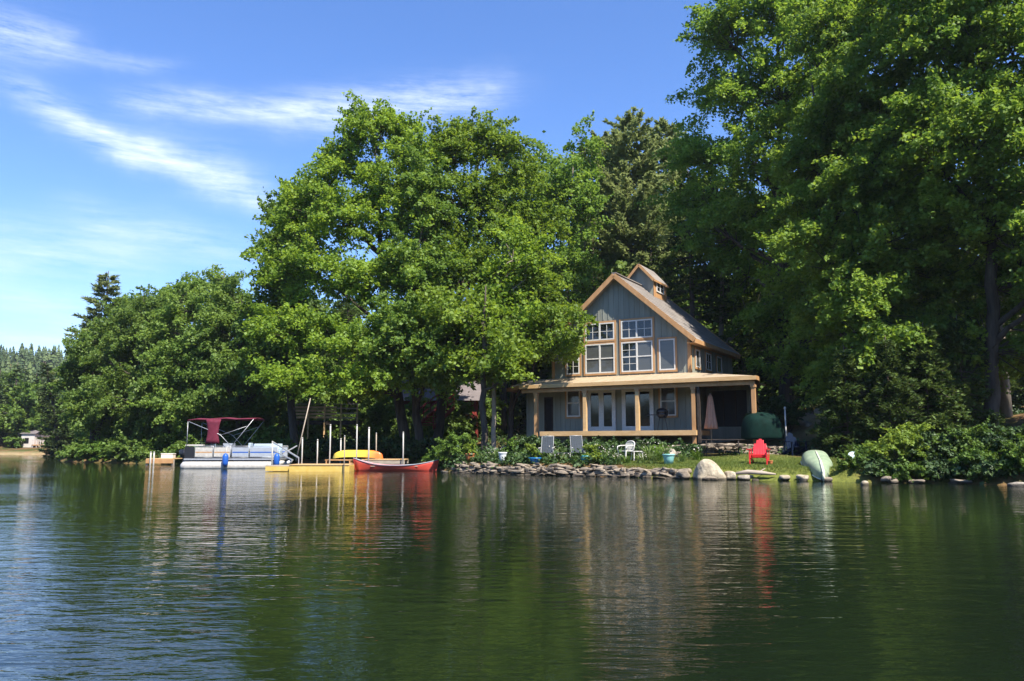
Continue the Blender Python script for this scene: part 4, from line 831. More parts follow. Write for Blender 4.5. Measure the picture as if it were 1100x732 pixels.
def on_wall(s):
    for i in range(len(wl)-1):
        if s <= cum[i+1] or i == len(wl)-2:
            f = (s-cum[i])/(cum[i+1]-cum[i]); d = (wl[i+1]-wl[i]).normalized(); return wl[i].lerp(wl[i+1], f), d
for course in range(4):
    s = rng.uniform(0, .3)
    while s < cum[-1]:
        ln = rng.uniform(.22, .62) if course else rng.uniform(.3, .7); p, d = on_wall(s+ln/2); nrm = Vector((-d.y, d.x, 0)); h = rng.uniform(.06, .095)
        if course == 3 and rng.random() < .45: s += ln; continue
        V, F = rock_geo(rng, ln*.53, rng.uniform(.16, .26), h, 8, 6, .3, .55); a = math.atan2(d.y, d.x)+rng.normal()*.15; tl = rng.normal()*.10; mt = Matrix.Translation(p+nrm*(.04+.075*course+rng.normal()*.04)+Vector((0, 0, .02+course*.13+rng.normal()*.02))) @ Matrix.Rotation(a, 4, 'Z') @ Matrix.Rotation(tl, 4, 'Y')
        wb.add([mt @ Vector(v) for v in V], F, M['wallrock']); s += ln*rng.uniform(.9, 1.02)
tag(wb.build('stone_wall'), 'low dry stacked fieldstone wall along the water below the house', 'stone wall')
def boulder(px, py, Y, w, h, m, label, dep=None, sq=.68, rough=.3, seed=1, rot=0, group=None, name='boulder', sink=.2):
    rg_ = np.random.default_rng(seed); w *= .82; h *= .85; V, F = rock_geo(rg_, w/2, (dep or w*.8)/2, h*(.5+sink*.5), 16, 11, rough, sq); b = MB(); b.add(V, F, m, True)
    p = at_y(px, py, Y); o = b.build(name, loc=(p.x, Y, (gz(p.x, Y)-.05 if gz(p.x, Y) > .5 and Y > 33 else p.z-.03)+h*(.5-sink*.5)), rotz=rot); tag(o, label, 'rock', group); return o
def cone_boulder():
    rg_ = np.random.default_rng(12); V, F = rock_geo(rg_, .60, .5, .62, 20, 14, .17, .8); V2 = []
    for x, y, z in V: k = 1-.42*max(0, z)/.62; V2.append((x*k+.10*max(0, z)*.2, y*k, z))
    b = MB(); b.add(V2, F, M['paleRock'], True); p = at_y(761, 514, 30.35); tag(b.build('boulder', loc=(p.x, 30.35, p.z+.08)), 'large pale pointed boulder at the right end of the stone wall', 'rock')
cone_boulder()
boulder(763, 516, 29.95, .6, .2, M['wallrock'], 'rusty flat rock in the water before the pointed boulder', seed=4)
for i, (px, py, Y, w, h, m, lab) in enumerate([(784, 514.5, 30.2, .5, .36, 'paleRock', 'pale rock just right of the pointed boulder'), (800, 514, 30.1, .7, .18, 'rock', 'low flat rock between the pale rock and the driftwood'),
        (843, 514.5, 29.6, .55, .2, 'paleRock', 'tan rock at the water between driftwood and the pale green boat'), (862, 516, 29.3, .5, .28, 'paleRock', 'rounded pale rock touching the water left of the pale green boat'),
        (889, 517, 28.8, .5, .18, 'wallrock', 'brown rock under the right side of the pale green boat'), (929, 523, 26.2, .28, .24, 'paleRock', 'small tan rock alone in the water right of the pale green boat'),
        (985, 518.5, 27.4, .7, .16, 'wallrock', 'dark flat rock below the bright green shoreline bush'), (1030, 519, 27.2, .8, .18, 'wallrock', 'dark flat rock below the dark bush on the right'), (1094, 524, 25.4, .6, .24, 'rock', 'grey rock at the water on the right edge of the photo'),
        (478, 508, 37.9, .4, .14, 'rock', 'small stone at the left end of the stone wall'), (812, 517, 29.9, .35, .12, 'wallrock', 'small brown stone in the water under the red chair'), (735, 512, 30.9, .6, .3, 'wallrock', 'grey stone that closes the stone wall beside the pointed boulder'),
        (955, 517, 27.6, .5, .2, 'wallrock', 'brown stone at the foot of the thick lakeside trunk')]):
    boulder(px, py, Y, w, h, M[m], lab, seed=30+i, rot=i*.7)
b = MB(); b.tube([(-.75, 0, .02), (-.3, .05, .08), (.2, -.02, .05), (.7, .06, .0)], [.05, .085, .075, .03], M['greywood'], 8); b.tube([(.1, 0, .07), (.35, .1, .22)], [.035, .01], M['greywood'], 6)
p = at_y(812, 512, 30); tag(b.build('driftwood', loc=(p.x, 29.95, .22), rotz=-.2), 'weathered driftwood log lying at the edge of the lawn', 'log')
# rocks and soil on the sunlit slope right of the house
for i, (px, py, Y, w, h, m, lab) in enumerate([(884, 446, 42, 1.0, .45, 'paleRock', 'large sunlit pale rock on the slope behind the thick lakeside trunk'), (900, 449, 41, .6, .3, 'paleRock', 'sunlit rock at the lower right of the slope rocks'), (866, 453, 41, .6, .3, 'rock', 'grey rock at the lower left of the slope rocks'), (868, 440, 43.5, .6, .35, 'rock', 'grey rock uppermost on the slope behind the lakeside trunk')]):
    boulder(px, py, Y, w, h, M[m], lab, seed=60+i, rot=i)
boulder(519, 460, 47, 1.0, .7, M['paleRock'], 'big pale rock in sun behind the slim beech trunk', seed=70) if False else None
boulder(550, 464, 46, 1.3, .55, M['paleRock'], 'big sunlit tan boulder behind the slim trunks left of the porch', seed=71)
# grey jagged rocks in the garden
for i, (px, py, w, h, lab) in enumerate([(718, 488, .7, .5, 'grey upright rock in the garden behind the teal pot'), (729, 486, .6, .42, 'pale grey slanted rock right of the upright garden rock'), (722, 492, .35, .22, 'small white stone on the ground behind the teal pot')]):
    boulder(px, py, 35+i*.2, w, h, M['rock' if i < 2 else 'paleRock'], lab, seed=80+i, rough=.3, rot=i*1.3)

# ------------------------------------------------------------------ furniture on the lawn
def adirondack(name, label, loc, rotz, m, sc=1.0):
    t = thing(name, label, 'chair', loc, rotz); t.scale = (sc,)*3
    b = MB()       # faces -y
    for k in range(5): b.box(-.26, .26, -.30+k*.115, -.20+k*.115, .36-k*.028, .382-k*.028, m)
    b.build('seat', t)
    b = MB(); rec = R(24)
    for k in range(5):
        x = (k-2)*.112; ln = .80-.05*(k-2)**2; mt = Matrix.Translation((x*1.0, .20, .24)) @ Matrix.Rotation(-(k-2)*.045, 4, 'Y') @ Matrix.Rotation(-rec, 4, 'X')
        b.box(-.05, .05, 0, .022, 0, ln, m, mt)
    mt = Matrix.Translation((0, .20, .24)) @ Matrix.Rotation(-rec, 4, 'X'); b.box(-.27, .27, .024, .05, .40, .46, m, mt); b.box(-.25, .25, .024, .05, .06, .12, m, mt)
    b.build('backrest', t, bevel=.006)
    for s_ in (-1, 1):
        b = MB(); b.prism([(s_*.27, -.36), (s_*.42, -.36), (s_*.43, -.1), (s_*.38, .42), (s_*.30, .42)] if s_ > 0 else [(-.30, .42), (-.38, .42), (-.43, -.1), (-.42, -.36), (-.27, -.36)], .56, .585, m); b.build('armrest', t)
        b = MB(); b.box(s_*.315-.02, s_*.315+.02, -.32, -.22, 0, .558, m); b.build('leg', t)
        b = MB(); b.bar((s_*.285, -.30, .31), (s_*.285, .62, .05), .03, .13, m); b.bar((s_*.33, .36, .54), (s_*.31, .36, .16), .03, .07, m); b.build('rear_leg', t)
    return t
p = ground_at(815, 498.5); p = Vector((xat(815, 31.4), 31.4, gz(xat(815, 31.4), 31.4)))
adirondack('adirondack_chair', 'bright red slatted chair with wide arms on the sunny lawn', p, R(-24), M['redplastic'], 1.02)
p = spot(855, 35.2); adirondack('adirondack_chair', 'dark blue slatted chair in deep shade right of the green tarp', p, R(8), M['bluechair'], 1.05)
def strap_chair(px, Y, rz, label):
    p = spot(px, Y); t = thing('lounge_chair', label, 'chair', p, rz, 'folding lounge chairs in the garden'); m = M['webbing']; a = M['alu']; rec = R(22)
    mt = Matrix.Translation((0, .22, .36)) @ Matrix.Rotation(-rec, 4, 'X'); b = MB()
    for k in range(8): b.box(-.25, .25, -.006, .006, .02+k*.096, .10+k*.096, m, mt)
    for k in range(4): b.box(-.21+k*.115, -.13+k*.115, -.013, -.008, 0, .80, m, mt)
    b.build('backrest', t)
    b = MB()
    for k in range(5): b.box(-.25, .25, -.28+k*.1, -.20+k*.1, .36, .372, m)
    b.build('seat', t)
    b = MB()
    for s_ in (-1, 1): q = mt @ Vector((s_*.27, 0, .82)); b.tube([(s_*.27, -.3, .36), (s_*.27, .22, .36), q], .013, a, 6)
    b.tube([mt @ Vector((-.27, 0, .82)), mt @ Vector((.27, 0, .82))], .013, a, 6); b.build('frame', t)
    for s_ in (-1, 1):
        b = MB(); b.bar((s_*.31, -.3, .58), (s_*.31, .30, .60), .05, .025, M['white']); b.build('armrest', t)
        b = MB(); b.tube([(s_*.30, -.28, .57), (s_*.30, .34, .01)], .012, a, 6); b.build('leg', t); b = MB(); b.tube([(s_*.29, .28, .58), (s_*.29, -.30, .01)], .012, a, 6); b.build('leg', t)
strap_chair(587, 36.4, R(-10), 'grey blue strapped lounge chair, the left of two beside the garden plants')
strap_chair(621, 36.2, R(6), 'grey blue strapped lounge chair, the right of two beside the garden plants')
b = MB(); p = spot(604, 36); t = thing('side_table', 'low grey table between the two strapped lounge chairs', 'table', p)
b.box(-.38, .38, -.2, .2, .36, .385, M['webbing']); b.build('tabletop', t)
for sx in (-1, 1):
    for sy in (-1, 1): b = MB(); b.tube([(sx*.33, sy*.16, .36), (sx*.36, sy*.18, 0)], .014, M['alu'], 6); b.build('leg', t)
# white plastic armchair, turned to the left, and its stool
p = spot(672, 35.6); t = thing('plastic_chair', 'white plastic garden armchair facing left among the plants', 'chair', p, R(-55)); m = M['white']
b = MB(); b.box(-.23, .23, -.24, .22, .40, .43, m); b.build('seat', t, bevel=.012)
b = MB(); mt = Matrix.Translation((0, .21, .43)) @ Matrix.Rotation(R(-14), 4, 'X')
for k in range(6): b.box(-.215+k*.08, -.185+k*.08, 0, .02, 0, .40-.02*abs(k-2.5), m, mt)
pts = [mt @ Vector((.27*math.sin(a), .012, .30+.14*math.cos(a))) for a in np.linspace(-1.5, 1.5, 9)]; b.tube([mt @ Vector((-.26, .01, 0))]+pts+[mt @ Vector((.26, .01, 0))], .026, m, 6); b.build('backrest', t)
for s_ in (-1, 1):
    b = MB(); b.tube([(s_*.26, .26, .66), (s_*.29, 0, .66), (s_*.28, -.22, .62), (s_*.27, -.25, .45)], .022, m, 6); b.build('armrest', t)
    for y in (-.24, .24): b = MB(); b.bar((s_*.23, y*.85, .41), (s_*.27, y*1.1, 0), .05, .04, m); b.build('leg', t)
p = spot(684, 35.3); t = thing('stool', 'small white plastic stool right of the white armchair', 'stool', p, .2)
b = MB(); b.box(-.22, .22, -.2, .2, .38, .41, m); b.build('seat', t, bevel=.01)
for sx in (-1, 1):
    for sy in (-1, 1): b = MB(); b.bar((sx*.18, sy*.16, .38), (sx*.21, sy*.19, 0), .035, .035, m); b.build('leg', t)
# dark picnic bench and tarp mound in the shade
p = spot(776, 36.2); t = thing('picnic_table', 'dark wooden picnic table in shade behind the pointed boulder', 'table', p, R(-14)); m = M['darkwood']
b = MB()
for k in range(5): b.box(-.95, .95, -.36+k*.146, -.225+k*.146, .70, .74, m)
b.build('tabletop', t)
for y in (-.75, .75): b = MB(); b.box(-.95, .95, y-.13, y+.13, .42, .46, m); b.build('bench', t)
for x in (-.7, .7):
    b = MB(); b.bar((x, -.28, .7), (x, -.62, 0), .04, .09, m); b.bar((x, .28, .7), (x, .62, 0), .04, .09, m); b.bar((x+.045, -.85, .39), (x+.045, .85, .39), .04, .09, m); b.build('leg_frame', t)
rg_ = np.random.default_rng(5); p = spot(820, 37.5); V, F = rock_geo(rg_, .98, .7, 1.15, 22, 14, .10, .78)
b = MB(); b.add([(x, y, max(z, -.1)+.0) for x, y, z in V], F, M['tarp'], True); tag(b.build('covered_mound', loc=(p.x, p.y, zat(471, 37.5)+.05)), 'dark green tarpaulin draped over a rounded heap beside the screened wing', 'tarp')
b = MB(); p = spot(845, 37); b.tube([(0, 0, 0), (0, 0, zat(440, 37)-p.z)], .035, M['pvc'], 8); b.lathe([(.05, zat(440, 37)-p.z), (.06, zat(440, 37)-p.z+.08), (.02, zat(440, 37)-p.z+.13)], M['pvc'], 10); tag(b.build('garden_post', loc=p), 'thin pale garden post between the green tarp and dark blue chair', 'post')
# terrace retaining wall behind the garden
tb = MB(); rng = np.random.default_rng(15)
for course in range(3):
    x = 6.7
    while x < 12.6:
        ln = rng.uniform(.25, .55); y = 37.6-.12*(x-6.7)+course*.06; V, F = rock_geo(rng, ln*.52, .18, .085, 8, 6, .3, .55); zz = gz(x, y)+.02+course*.15
        mt = Matrix.Translation((x+ln/2, y, zz)) @ Matrix.Rotation(rng.normal()*.1, 4, 'Z'); tb.add([mt @ Vector(v) for v in V], F, M['wallrock']); x += ln
tag(tb.build('terrace_wall'), 'low rough stone terrace wall in shade behind the picnic table', 'stone wall')

# ------------------------------------------------------------------ pots
def pot(name, px, Y, r, h, m, label, cat='flower pot', rim=True, zoff=0):
    p = spot(px, Y); t = thing(name, label, cat, (p.x, p.y, p.z+zoff-.01)); b = MB()
    b.lathe([(r*.7, 0), (r*.86, h*.5), (r, h*.86), (r*1.0, h), (r*.9, h), (r*.86, h*.88), (.01, h*.88)], m, 20); b.build('bowl', t)
    if rim: b = MB(); b.lathe([(r*1.02, h*.86), (r*1.08, h*.87), (r*1.08, h*1.0), (r*1.0, h*1.015)], m, 20); b.build('rim', t)
    b = MB(); b.lathe([(.01, h*.9), (r*.85, h*.9), (r*.85, h*.91)], M['soil'], 16); b.build('soil', t); return t
def pp(px, Y, z=0): p = spot(px, Y); return (p.x, p.y, p.z+z)
pot('flower_pot', 505, 38.6, .23, .42, M['terracotta'], 'terracotta pot with bright green leaves at the left end of the stone wall')
shrub('potted_plant', pp(505, 38.6, .36), [(0, 0, .28, .26, .24, .26)], 14, 60, .10, 'lime', 'leafy light green plant growing in the terracotta pot', 'plant', seed=101, crad=.15)
pot('bucket', 540, 37.0, .19, .5, M['bucket'], 'tall white bucket standing on the stone wall', 'bucket')
pot('planter_bowl', 575, 35.9, .31, .24, M['bluepot'], 'bright blue glazed bowl on the stone wall')
shrub('potted_plant', pp(573, 36.0, .18), [(-.15, 0, .38, .24, .2, .36), (.12, 0, .25, .24, .2, .26)], 22, 60, .10, 'lime', 'tall bright lime plant growing in the blue glazed bowl', 'plant', seed=102, crad=.16)
pot('flower_pot', 630, 34.8, .26, .36, M['turqpot'], 'turquoise pot half hidden by lime leaves in the middle of the stone wall')
shrub('potted_plant', pp(635, 34.7, .2), [(0, 0, .34, .3, .25, .3), (.1, -.2, .12, .28, .18, .2)], 26, 60, .10, 'lime', 'bushy lime plant spilling from the turquoise pot', 'plant', seed=103, crad=.16)
pot('flower_pot', 718, 32.9, .24, .42, M['tealpot'], 'pale teal pot near the right end of the stone wall')
strap_plant('potted_plant', pp(716, 32.9, .32), 46, .55, 'strap', 'arching straw green plant growing in the pale teal pot', seed=104, spread=.9)
pot('flower_pot', 827, 31.3, .09, .16, M['terracotta'], 'tiny orange pot on the grass beside the red chair')
pot('flower_pot', 549, 38.4, .2, .3, M['bluechair'], 'dark pot with a yellow green plant behind the white bucket')
shrub('potted_plant', pp(549, 38.4, .25), [(0, 0, .35, .24, .24, .38)], 16, 60, .10, 'bushy', 'yellow green upright plant in the dark pot behind the white bucket', 'plant', seed=105, crad=.16)
# garden plants
G = [(517, 38.2, .45, 60, 'strap', 'spiky light plant just right of the terracotta pot', 0), (527, 37.6, .35, 50, 'strap', 'low spiky plant left of the white bucket', 0), (558, 36.7, .5, 70, 'strap', 'spiky plant between the white bucket and the blue bowl', 0),
     (592, 35.7, .42, 60, 'strap', 'spiky plant in front of the left lounge chair', 0), (606, 35.5, .40, 60, 'strap', 'spiky plant in front of the low grey table', 6), (618, 35.2, .38, 60, 'bushy', 'dark spiky plant in front of the right lounge chair', 0),
     (650, 34.4, .45, 70, 'bushy', 'spiky green plant right of the turquoise pot', 0), (661, 34.2, .4, 55, 'strap', 'flowering plant below the white armchair', 14), (674, 33.9, .42, 60, 'bushy', 'green spiky plant in front of the white stool', 0), (688, 33.7, .46, 70, 'strap', 'light spiky plant right of the white stool', 8),
     (701, 33.3, .5, 80, 'strap', 'light grassy tuft left of the pale teal pot', 0), (733, 33.2, .42, 60, 'strap', 'dry grassy tuft right of the pale teal pot', 0), (915, 29.6, .4, 70, 'strap', 'grassy tuft beside the pale blue kayak', 0), (532, 38, .6, 60, 'strap', 'tall flowering plant behind the small spiky plant left of the bucket', 12), (566, 37.2, .6, 70, 'bushy', 'tall leafy spikes behind the blue glazed bowl', 6), (599, 36.9, .7, 60, 'strap', 'tall pale grass between the two lounge chairs', 8),
     (640, 35.6, .75, 70, 'bushy', 'tall green spikes right of the turquoise pot', 6), (656, 35.2, .7, 60, 'strap', 'tall pale stems left of the white armchair', 10), (697, 34.6, .8, 70, 'strap', 'tall pale stems right of the white stool', 8), (709, 33.9, .6, 60, 'bushy', 'tall green spikes left of the garden rocks', 4), (748, 33.5, .5, 60, 'bushy', 'green tuft behind the pointed boulder', 4)]
for i, (px, Y, h, n, lf, lab, fl) in enumerate(G): strap_plant('garden_plant', pp(px, Y, .0), n, h, lf, lab, seed=120+i, spread=.75, flowers=fl)
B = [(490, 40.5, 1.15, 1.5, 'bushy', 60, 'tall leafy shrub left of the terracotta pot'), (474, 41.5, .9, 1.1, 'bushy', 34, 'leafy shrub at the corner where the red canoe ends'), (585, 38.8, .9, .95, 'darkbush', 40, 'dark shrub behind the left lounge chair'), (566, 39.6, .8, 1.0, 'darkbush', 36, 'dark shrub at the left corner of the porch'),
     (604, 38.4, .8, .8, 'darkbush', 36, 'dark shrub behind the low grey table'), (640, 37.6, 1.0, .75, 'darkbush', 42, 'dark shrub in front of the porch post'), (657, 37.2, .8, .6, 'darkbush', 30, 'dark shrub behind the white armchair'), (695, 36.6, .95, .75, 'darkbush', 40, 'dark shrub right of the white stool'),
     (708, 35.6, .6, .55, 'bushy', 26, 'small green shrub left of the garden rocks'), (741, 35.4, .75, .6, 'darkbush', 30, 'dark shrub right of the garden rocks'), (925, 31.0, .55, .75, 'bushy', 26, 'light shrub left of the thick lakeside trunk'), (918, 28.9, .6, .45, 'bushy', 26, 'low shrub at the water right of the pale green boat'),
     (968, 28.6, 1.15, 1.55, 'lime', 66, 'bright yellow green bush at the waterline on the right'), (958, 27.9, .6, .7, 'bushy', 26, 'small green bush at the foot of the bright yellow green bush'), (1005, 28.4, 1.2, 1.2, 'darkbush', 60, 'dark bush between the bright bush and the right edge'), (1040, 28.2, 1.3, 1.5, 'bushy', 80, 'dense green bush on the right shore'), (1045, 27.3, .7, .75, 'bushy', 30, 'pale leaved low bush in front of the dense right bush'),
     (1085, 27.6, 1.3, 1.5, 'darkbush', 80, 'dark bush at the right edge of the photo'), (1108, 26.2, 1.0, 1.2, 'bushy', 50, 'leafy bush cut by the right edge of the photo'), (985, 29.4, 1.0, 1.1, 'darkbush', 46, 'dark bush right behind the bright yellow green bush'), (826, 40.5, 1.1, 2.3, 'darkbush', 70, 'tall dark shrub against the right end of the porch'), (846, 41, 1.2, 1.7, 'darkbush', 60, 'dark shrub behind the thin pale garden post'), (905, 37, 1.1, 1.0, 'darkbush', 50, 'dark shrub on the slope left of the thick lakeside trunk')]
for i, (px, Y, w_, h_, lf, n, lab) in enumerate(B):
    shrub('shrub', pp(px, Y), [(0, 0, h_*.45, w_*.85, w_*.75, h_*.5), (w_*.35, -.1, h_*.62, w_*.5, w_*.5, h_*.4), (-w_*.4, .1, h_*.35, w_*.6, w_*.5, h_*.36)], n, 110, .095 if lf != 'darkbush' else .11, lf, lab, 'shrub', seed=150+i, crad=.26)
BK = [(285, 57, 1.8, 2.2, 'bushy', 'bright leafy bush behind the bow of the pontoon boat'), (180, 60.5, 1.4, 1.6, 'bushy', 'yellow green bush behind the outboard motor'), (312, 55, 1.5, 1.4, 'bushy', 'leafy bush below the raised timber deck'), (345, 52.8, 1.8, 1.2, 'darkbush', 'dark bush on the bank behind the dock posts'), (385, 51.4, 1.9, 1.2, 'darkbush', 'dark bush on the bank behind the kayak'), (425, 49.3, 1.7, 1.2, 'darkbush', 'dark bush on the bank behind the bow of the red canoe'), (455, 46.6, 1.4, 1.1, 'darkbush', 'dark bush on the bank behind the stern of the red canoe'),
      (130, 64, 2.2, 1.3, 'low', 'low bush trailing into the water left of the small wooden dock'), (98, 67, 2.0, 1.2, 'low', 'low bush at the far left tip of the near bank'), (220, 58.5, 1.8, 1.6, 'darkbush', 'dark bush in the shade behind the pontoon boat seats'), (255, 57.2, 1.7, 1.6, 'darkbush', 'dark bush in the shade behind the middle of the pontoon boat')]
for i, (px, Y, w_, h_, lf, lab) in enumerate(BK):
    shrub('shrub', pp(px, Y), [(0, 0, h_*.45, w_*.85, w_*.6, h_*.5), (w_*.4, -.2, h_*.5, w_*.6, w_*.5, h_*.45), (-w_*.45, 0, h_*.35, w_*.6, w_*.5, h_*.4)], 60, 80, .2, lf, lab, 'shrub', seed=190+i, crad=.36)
WE = [(92, .5, 1.6, 1.1, 'low', 'low bush drooping into the water at the far left tip'), (112, .4, 1.8, 1.2, 'bushy', 'second low bush from the far left tip, drooping into the water'), (140, .4, 1.7, 1.3, 'low', 'drooping bush at the water just left of the white dock posts'), (205, .5, 1.6, 1.2, 'low', 'drooping bush at the water behind the outboard motor'),
      (238, .5, 1.6, 1.3, 'darkbush', 'dark bush at the water behind the canopy curtain'), (270, .5, 1.6, 1.3, 'low', 'drooping bush at the water behind the bow seats'), (302, .5, 1.6, 1.1, 'darkbush', 'dark bush at the water behind the leaning pole'), (330, .5, 1.7, 1.0, 'low', 'low bush at the water behind the tall dock posts'),
      (945, .35, .6, .5, 'darkbush', 'small dark bush at the water under the thick lakeside trunk'), (975, .3, .7, .55, 'bushy', 'small bush at the water below the bright yellow green bush'), (1012, .3, .7, .6, 'darkbush', 'small dark bush at the water between the flat rocks on the right'), (1065, .3, .8, .6, 'darkbush', 'small dark bush at the water left of the grey edge rock')]
for i, (px, d_, w_, h_, lf, lab) in enumerate(WE):
    p_ = shore_spot(px, d_); big = px < 400
    shrub('shrub', (p_.x, p_.y, p_.z-.05), [(0, 0, h_*.42, w_*.85, w_*.6, h_*.5), (w_*.4, -.25, h_*.3, w_*.6, w_*.5, h_*.4), (-w_*.45, -.2, h_*.3, w_*.6, w_*.5, h_*.4)], 60 if big else 34, 80, .2 if big else .13, lf, lab, 'shrub', seed=260+i, crad=.36 if big else .24, zmin=-.3)
# lawn grass and undergrowth
rng = np.random.default_rng(9); gx_ = rng.uniform(4.6, 13, 90000); gy_ = rng.uniform(28, 37, 90000); dd = lake_distance(gx_, gy_); k = (dd > .25) & (dd < 5.5) & (rng.uniform(0, 1, 90000) < np.clip((6-dd)/4, 0, 1)); gx_, gy_ = gx_[k], gy_[k]; gz_ = height(gx_, gy_); n = len(gx_)
P0 = np.stack([gx_, gy_, gz_-.01], 1); a = rng.uniform(0, 6.283, n); h = rng.uniform(.03, .085, n); sd = np.stack([np.cos(a), np.sin(a), 0*a], 1)*.008; tipd = np.stack([rng.normal(size=n)*.025, rng.normal(size=n)*.025, h], 1)
V = np.stack([P0-sd, P0+sd, P0+sd*.3+tipd, P0-sd*.3+tipd], 1).reshape(-1, 3); g = mesh_np('grass', V, np.arange(4*n).reshape(-1, 4), M['grass'], rng.uniform(0, 1, n)); g['kind'] = 'stuff'; g['label'] = 'short lawn grass at the water'
xs = rng.uniform(-50, 36, 14000); ys = rng.uniform(24, 100, 14000); dd = lake_distance(xs, ys)
inlawn = (xs > 3.5) & (xs < 13.5) & (dd < 6); rel = np.stack([xs-HX, ys-HY], 1); hu = rel[:, 0]*math.cos(HT)-rel[:, 1]*math.sin(HT); hv = rel[:, 0]*math.sin(HT)+rel[:, 1]*math.cos(HT)
k = (dd > .1) & (dd < 40) & ~inlawn & ~((hu > -6.8) & (hu < 8) & (hv > -3) & (hv < 9)) & ~((xs > 19) & (dd > 6) & (dd < 18)) & ~((np.abs(xs-16) < 2.6) & (np.abs(ys-42) < 3)); xs, ys = xs[k], ys[k]; zs = height(xs, ys)
cl = np.stack([xs, ys, zs+.12], 1); xg = rng.uniform(-3, 7.6, 1500); yg = rng.uniform(33, 42, 1500); dg = lake_distance(xg, yg); rel = np.stack([xg-HX, yg-HY], 1); hu = rel[:, 0]*math.cos(HT)-rel[:, 1]*math.sin(HT); hv = rel[:, 0]*math.sin(HT)+rel[:, 1]*math.cos(HT)
k = (dg > .45) & ~((xg > .9) & (xg < 3.6) & (yg < 37) & (rng.uniform(0, 1, 1500) < .7)) & (hv < -2.1) & ((xg < 4.5) | (dg > 3.2)); cl = np.concatenate([cl, np.stack([xg[k], yg[k], height(xg[k], yg[k])+.13], 1)]); xs = cl[:, 0]
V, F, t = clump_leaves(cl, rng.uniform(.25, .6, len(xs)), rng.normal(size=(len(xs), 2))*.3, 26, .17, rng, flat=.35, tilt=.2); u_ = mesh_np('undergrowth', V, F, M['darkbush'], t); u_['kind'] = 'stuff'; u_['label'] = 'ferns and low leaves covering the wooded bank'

# ------------------------------------------------------------------ boats and docks
def hull_sections(L_, B_, H_, n=17, m=9, rise_b=.3, rise_s=.3, pw=2.2, flat=2.4, keel=0.0):
    secs = []
    for i in range(n):
        t = -1+2*i/(n-1); w_ = B_/2*max(.012, 1-abs(t)**pw); sh = H_+(rise_b if t < 0 else rise_s)*abs(t)**2.6; kz = keel*abs(t)**5*H_
        secs.append([(t*L_/2+.10*L_*.3*(abs(t)**6)*math.copysign(1, t)*(abs(s2)**1.5), w_*math.copysign(abs(s2)**.8 if True else 0, s2), kz+(sh-kz)*abs(s2)**flat) for s2 in np.linspace(-1, 1, 2*m+1)])
    return secs
# red canoe
p = at_y(425, 505, 40.6); L_ = (469-382)/FPX*40.6
t = thing('canoe', 'red open canoe floating beside the yellow dock', 'canoe', (p.x, 40.6, -.08), R(-4)); sec = hull_sections(L_, .82, .36, rise_b=.36, rise_s=.28, keel=.25)
b = MB(); b.loft(sec, M['redhull']); o = b.build('hull', t); sm = o.modifiers.new('thickness', 'SOLIDIFY'); sm.thickness = .025
b = MB()
for e in (0, -1): b.tube([s[e] for s in sec], .02, M['boatgrey'], 6)
b.build('gunwale', t)
for x in (-1.1, 1.05): b = MB(); b.box(x-.12, x+.12, -.3, .3, .30, .33, M['greywood']); b.build('seat', t)
b = MB(); b.bar((-.02, -.36, .35), (-.02, .36, .35), .06, .03, M['greywood']); b.build('thwart', t)
# yellow floating dock
x0, x1 = xat(314, 40), xat(378, 40); b = MB(); b.box(x0, x1, 39.5, 41.3, -.15, .30, M['yellowdock'])
dk = thing('floating_dock', 'yellow sided floating dock in front of the dock posts', 'dock', (0, 0, 0)); dk.location = ((x0+x1)/2, 40.4, 0)
for ch in (b,): ch.V = [(x-(x0+x1)/2, y-40.4, z) for x, y, z in ch.V]
b.build('float', dk, bevel=.03); b = MB(); hwid = (x1-x0)/2
for k in range(16): b.box(-hwid+k*2*hwid/16+.008, -hwid+(k+1)*2*hwid/16-.008, -.93, .93, .303, .34, M['new_sunlit_wood'])
b.build('decking', dk)
x2 = xat(287, 40); dk = thing('dock_ramp', 'low grey topped ramp section joining the yellow dock to the pontoon boat', 'dock', ((x2+x0)/2, 40.5, 0)); hwid = (x0-x2)/2-.03
b = MB(); b.box(-hwid, hwid, -.75, .75, .02, .24, M['yellowdock']); b.build('float', dk); b = MB(); b.box(-hwid, hwid, -.74, .74, .243, .28, M['greywood']); b.build('decking', dk)
x0, x1 = xat(349, 41.3), xat(377, 41.3); dk = thing('dock_step', 'brown wooden step on the back of the yellow dock', 'step', ((x0+x1)/2, 41.75, .2)); b = MB(); hwid = (x1-x0)/2
for k in range(3): b.box(-hwid, hwid, -.36+k*.24, -.14+k*.24, .30, .34, M['wood'])
b.build('tread', dk)
for s_ in (-1, 1): b = MB(); b.box(s_*hwid*.9-.03, s_*hwid*.9+.03, -.34, .34, 0, .298, M['wood']); b.build('side_board', dk)
x0, x1 = xat(390, 42.8), xat(436, 42.8); dk = thing('wooden_dock', 'tan wooden dock under the kayak behind the red canoe', 'dock', ((x0+x1)/2, 43.2, 0)); hwid = (x1-x0)/2; b = MB()
for k in range(14): b.box(-hwid+k*2*hwid/14+.008, -hwid+(k+1)*2*hwid/14-.008, -.8, .8, .50, .545, M['new_sunlit_wood'])
b.build('decking', dk)
for y in (-.78, .72): b = MB(); b.box(-hwid, hwid, y, y+.06, .30, .498, M['greywood']); b.build('joist', dk)
for sx in (-.9, 0, .9): b = MB(); b.box(sx*hwid-.06, sx*hwid+.06, -.71, -.6, -.8, .497, M['greywood']); b.build('pile', dk)
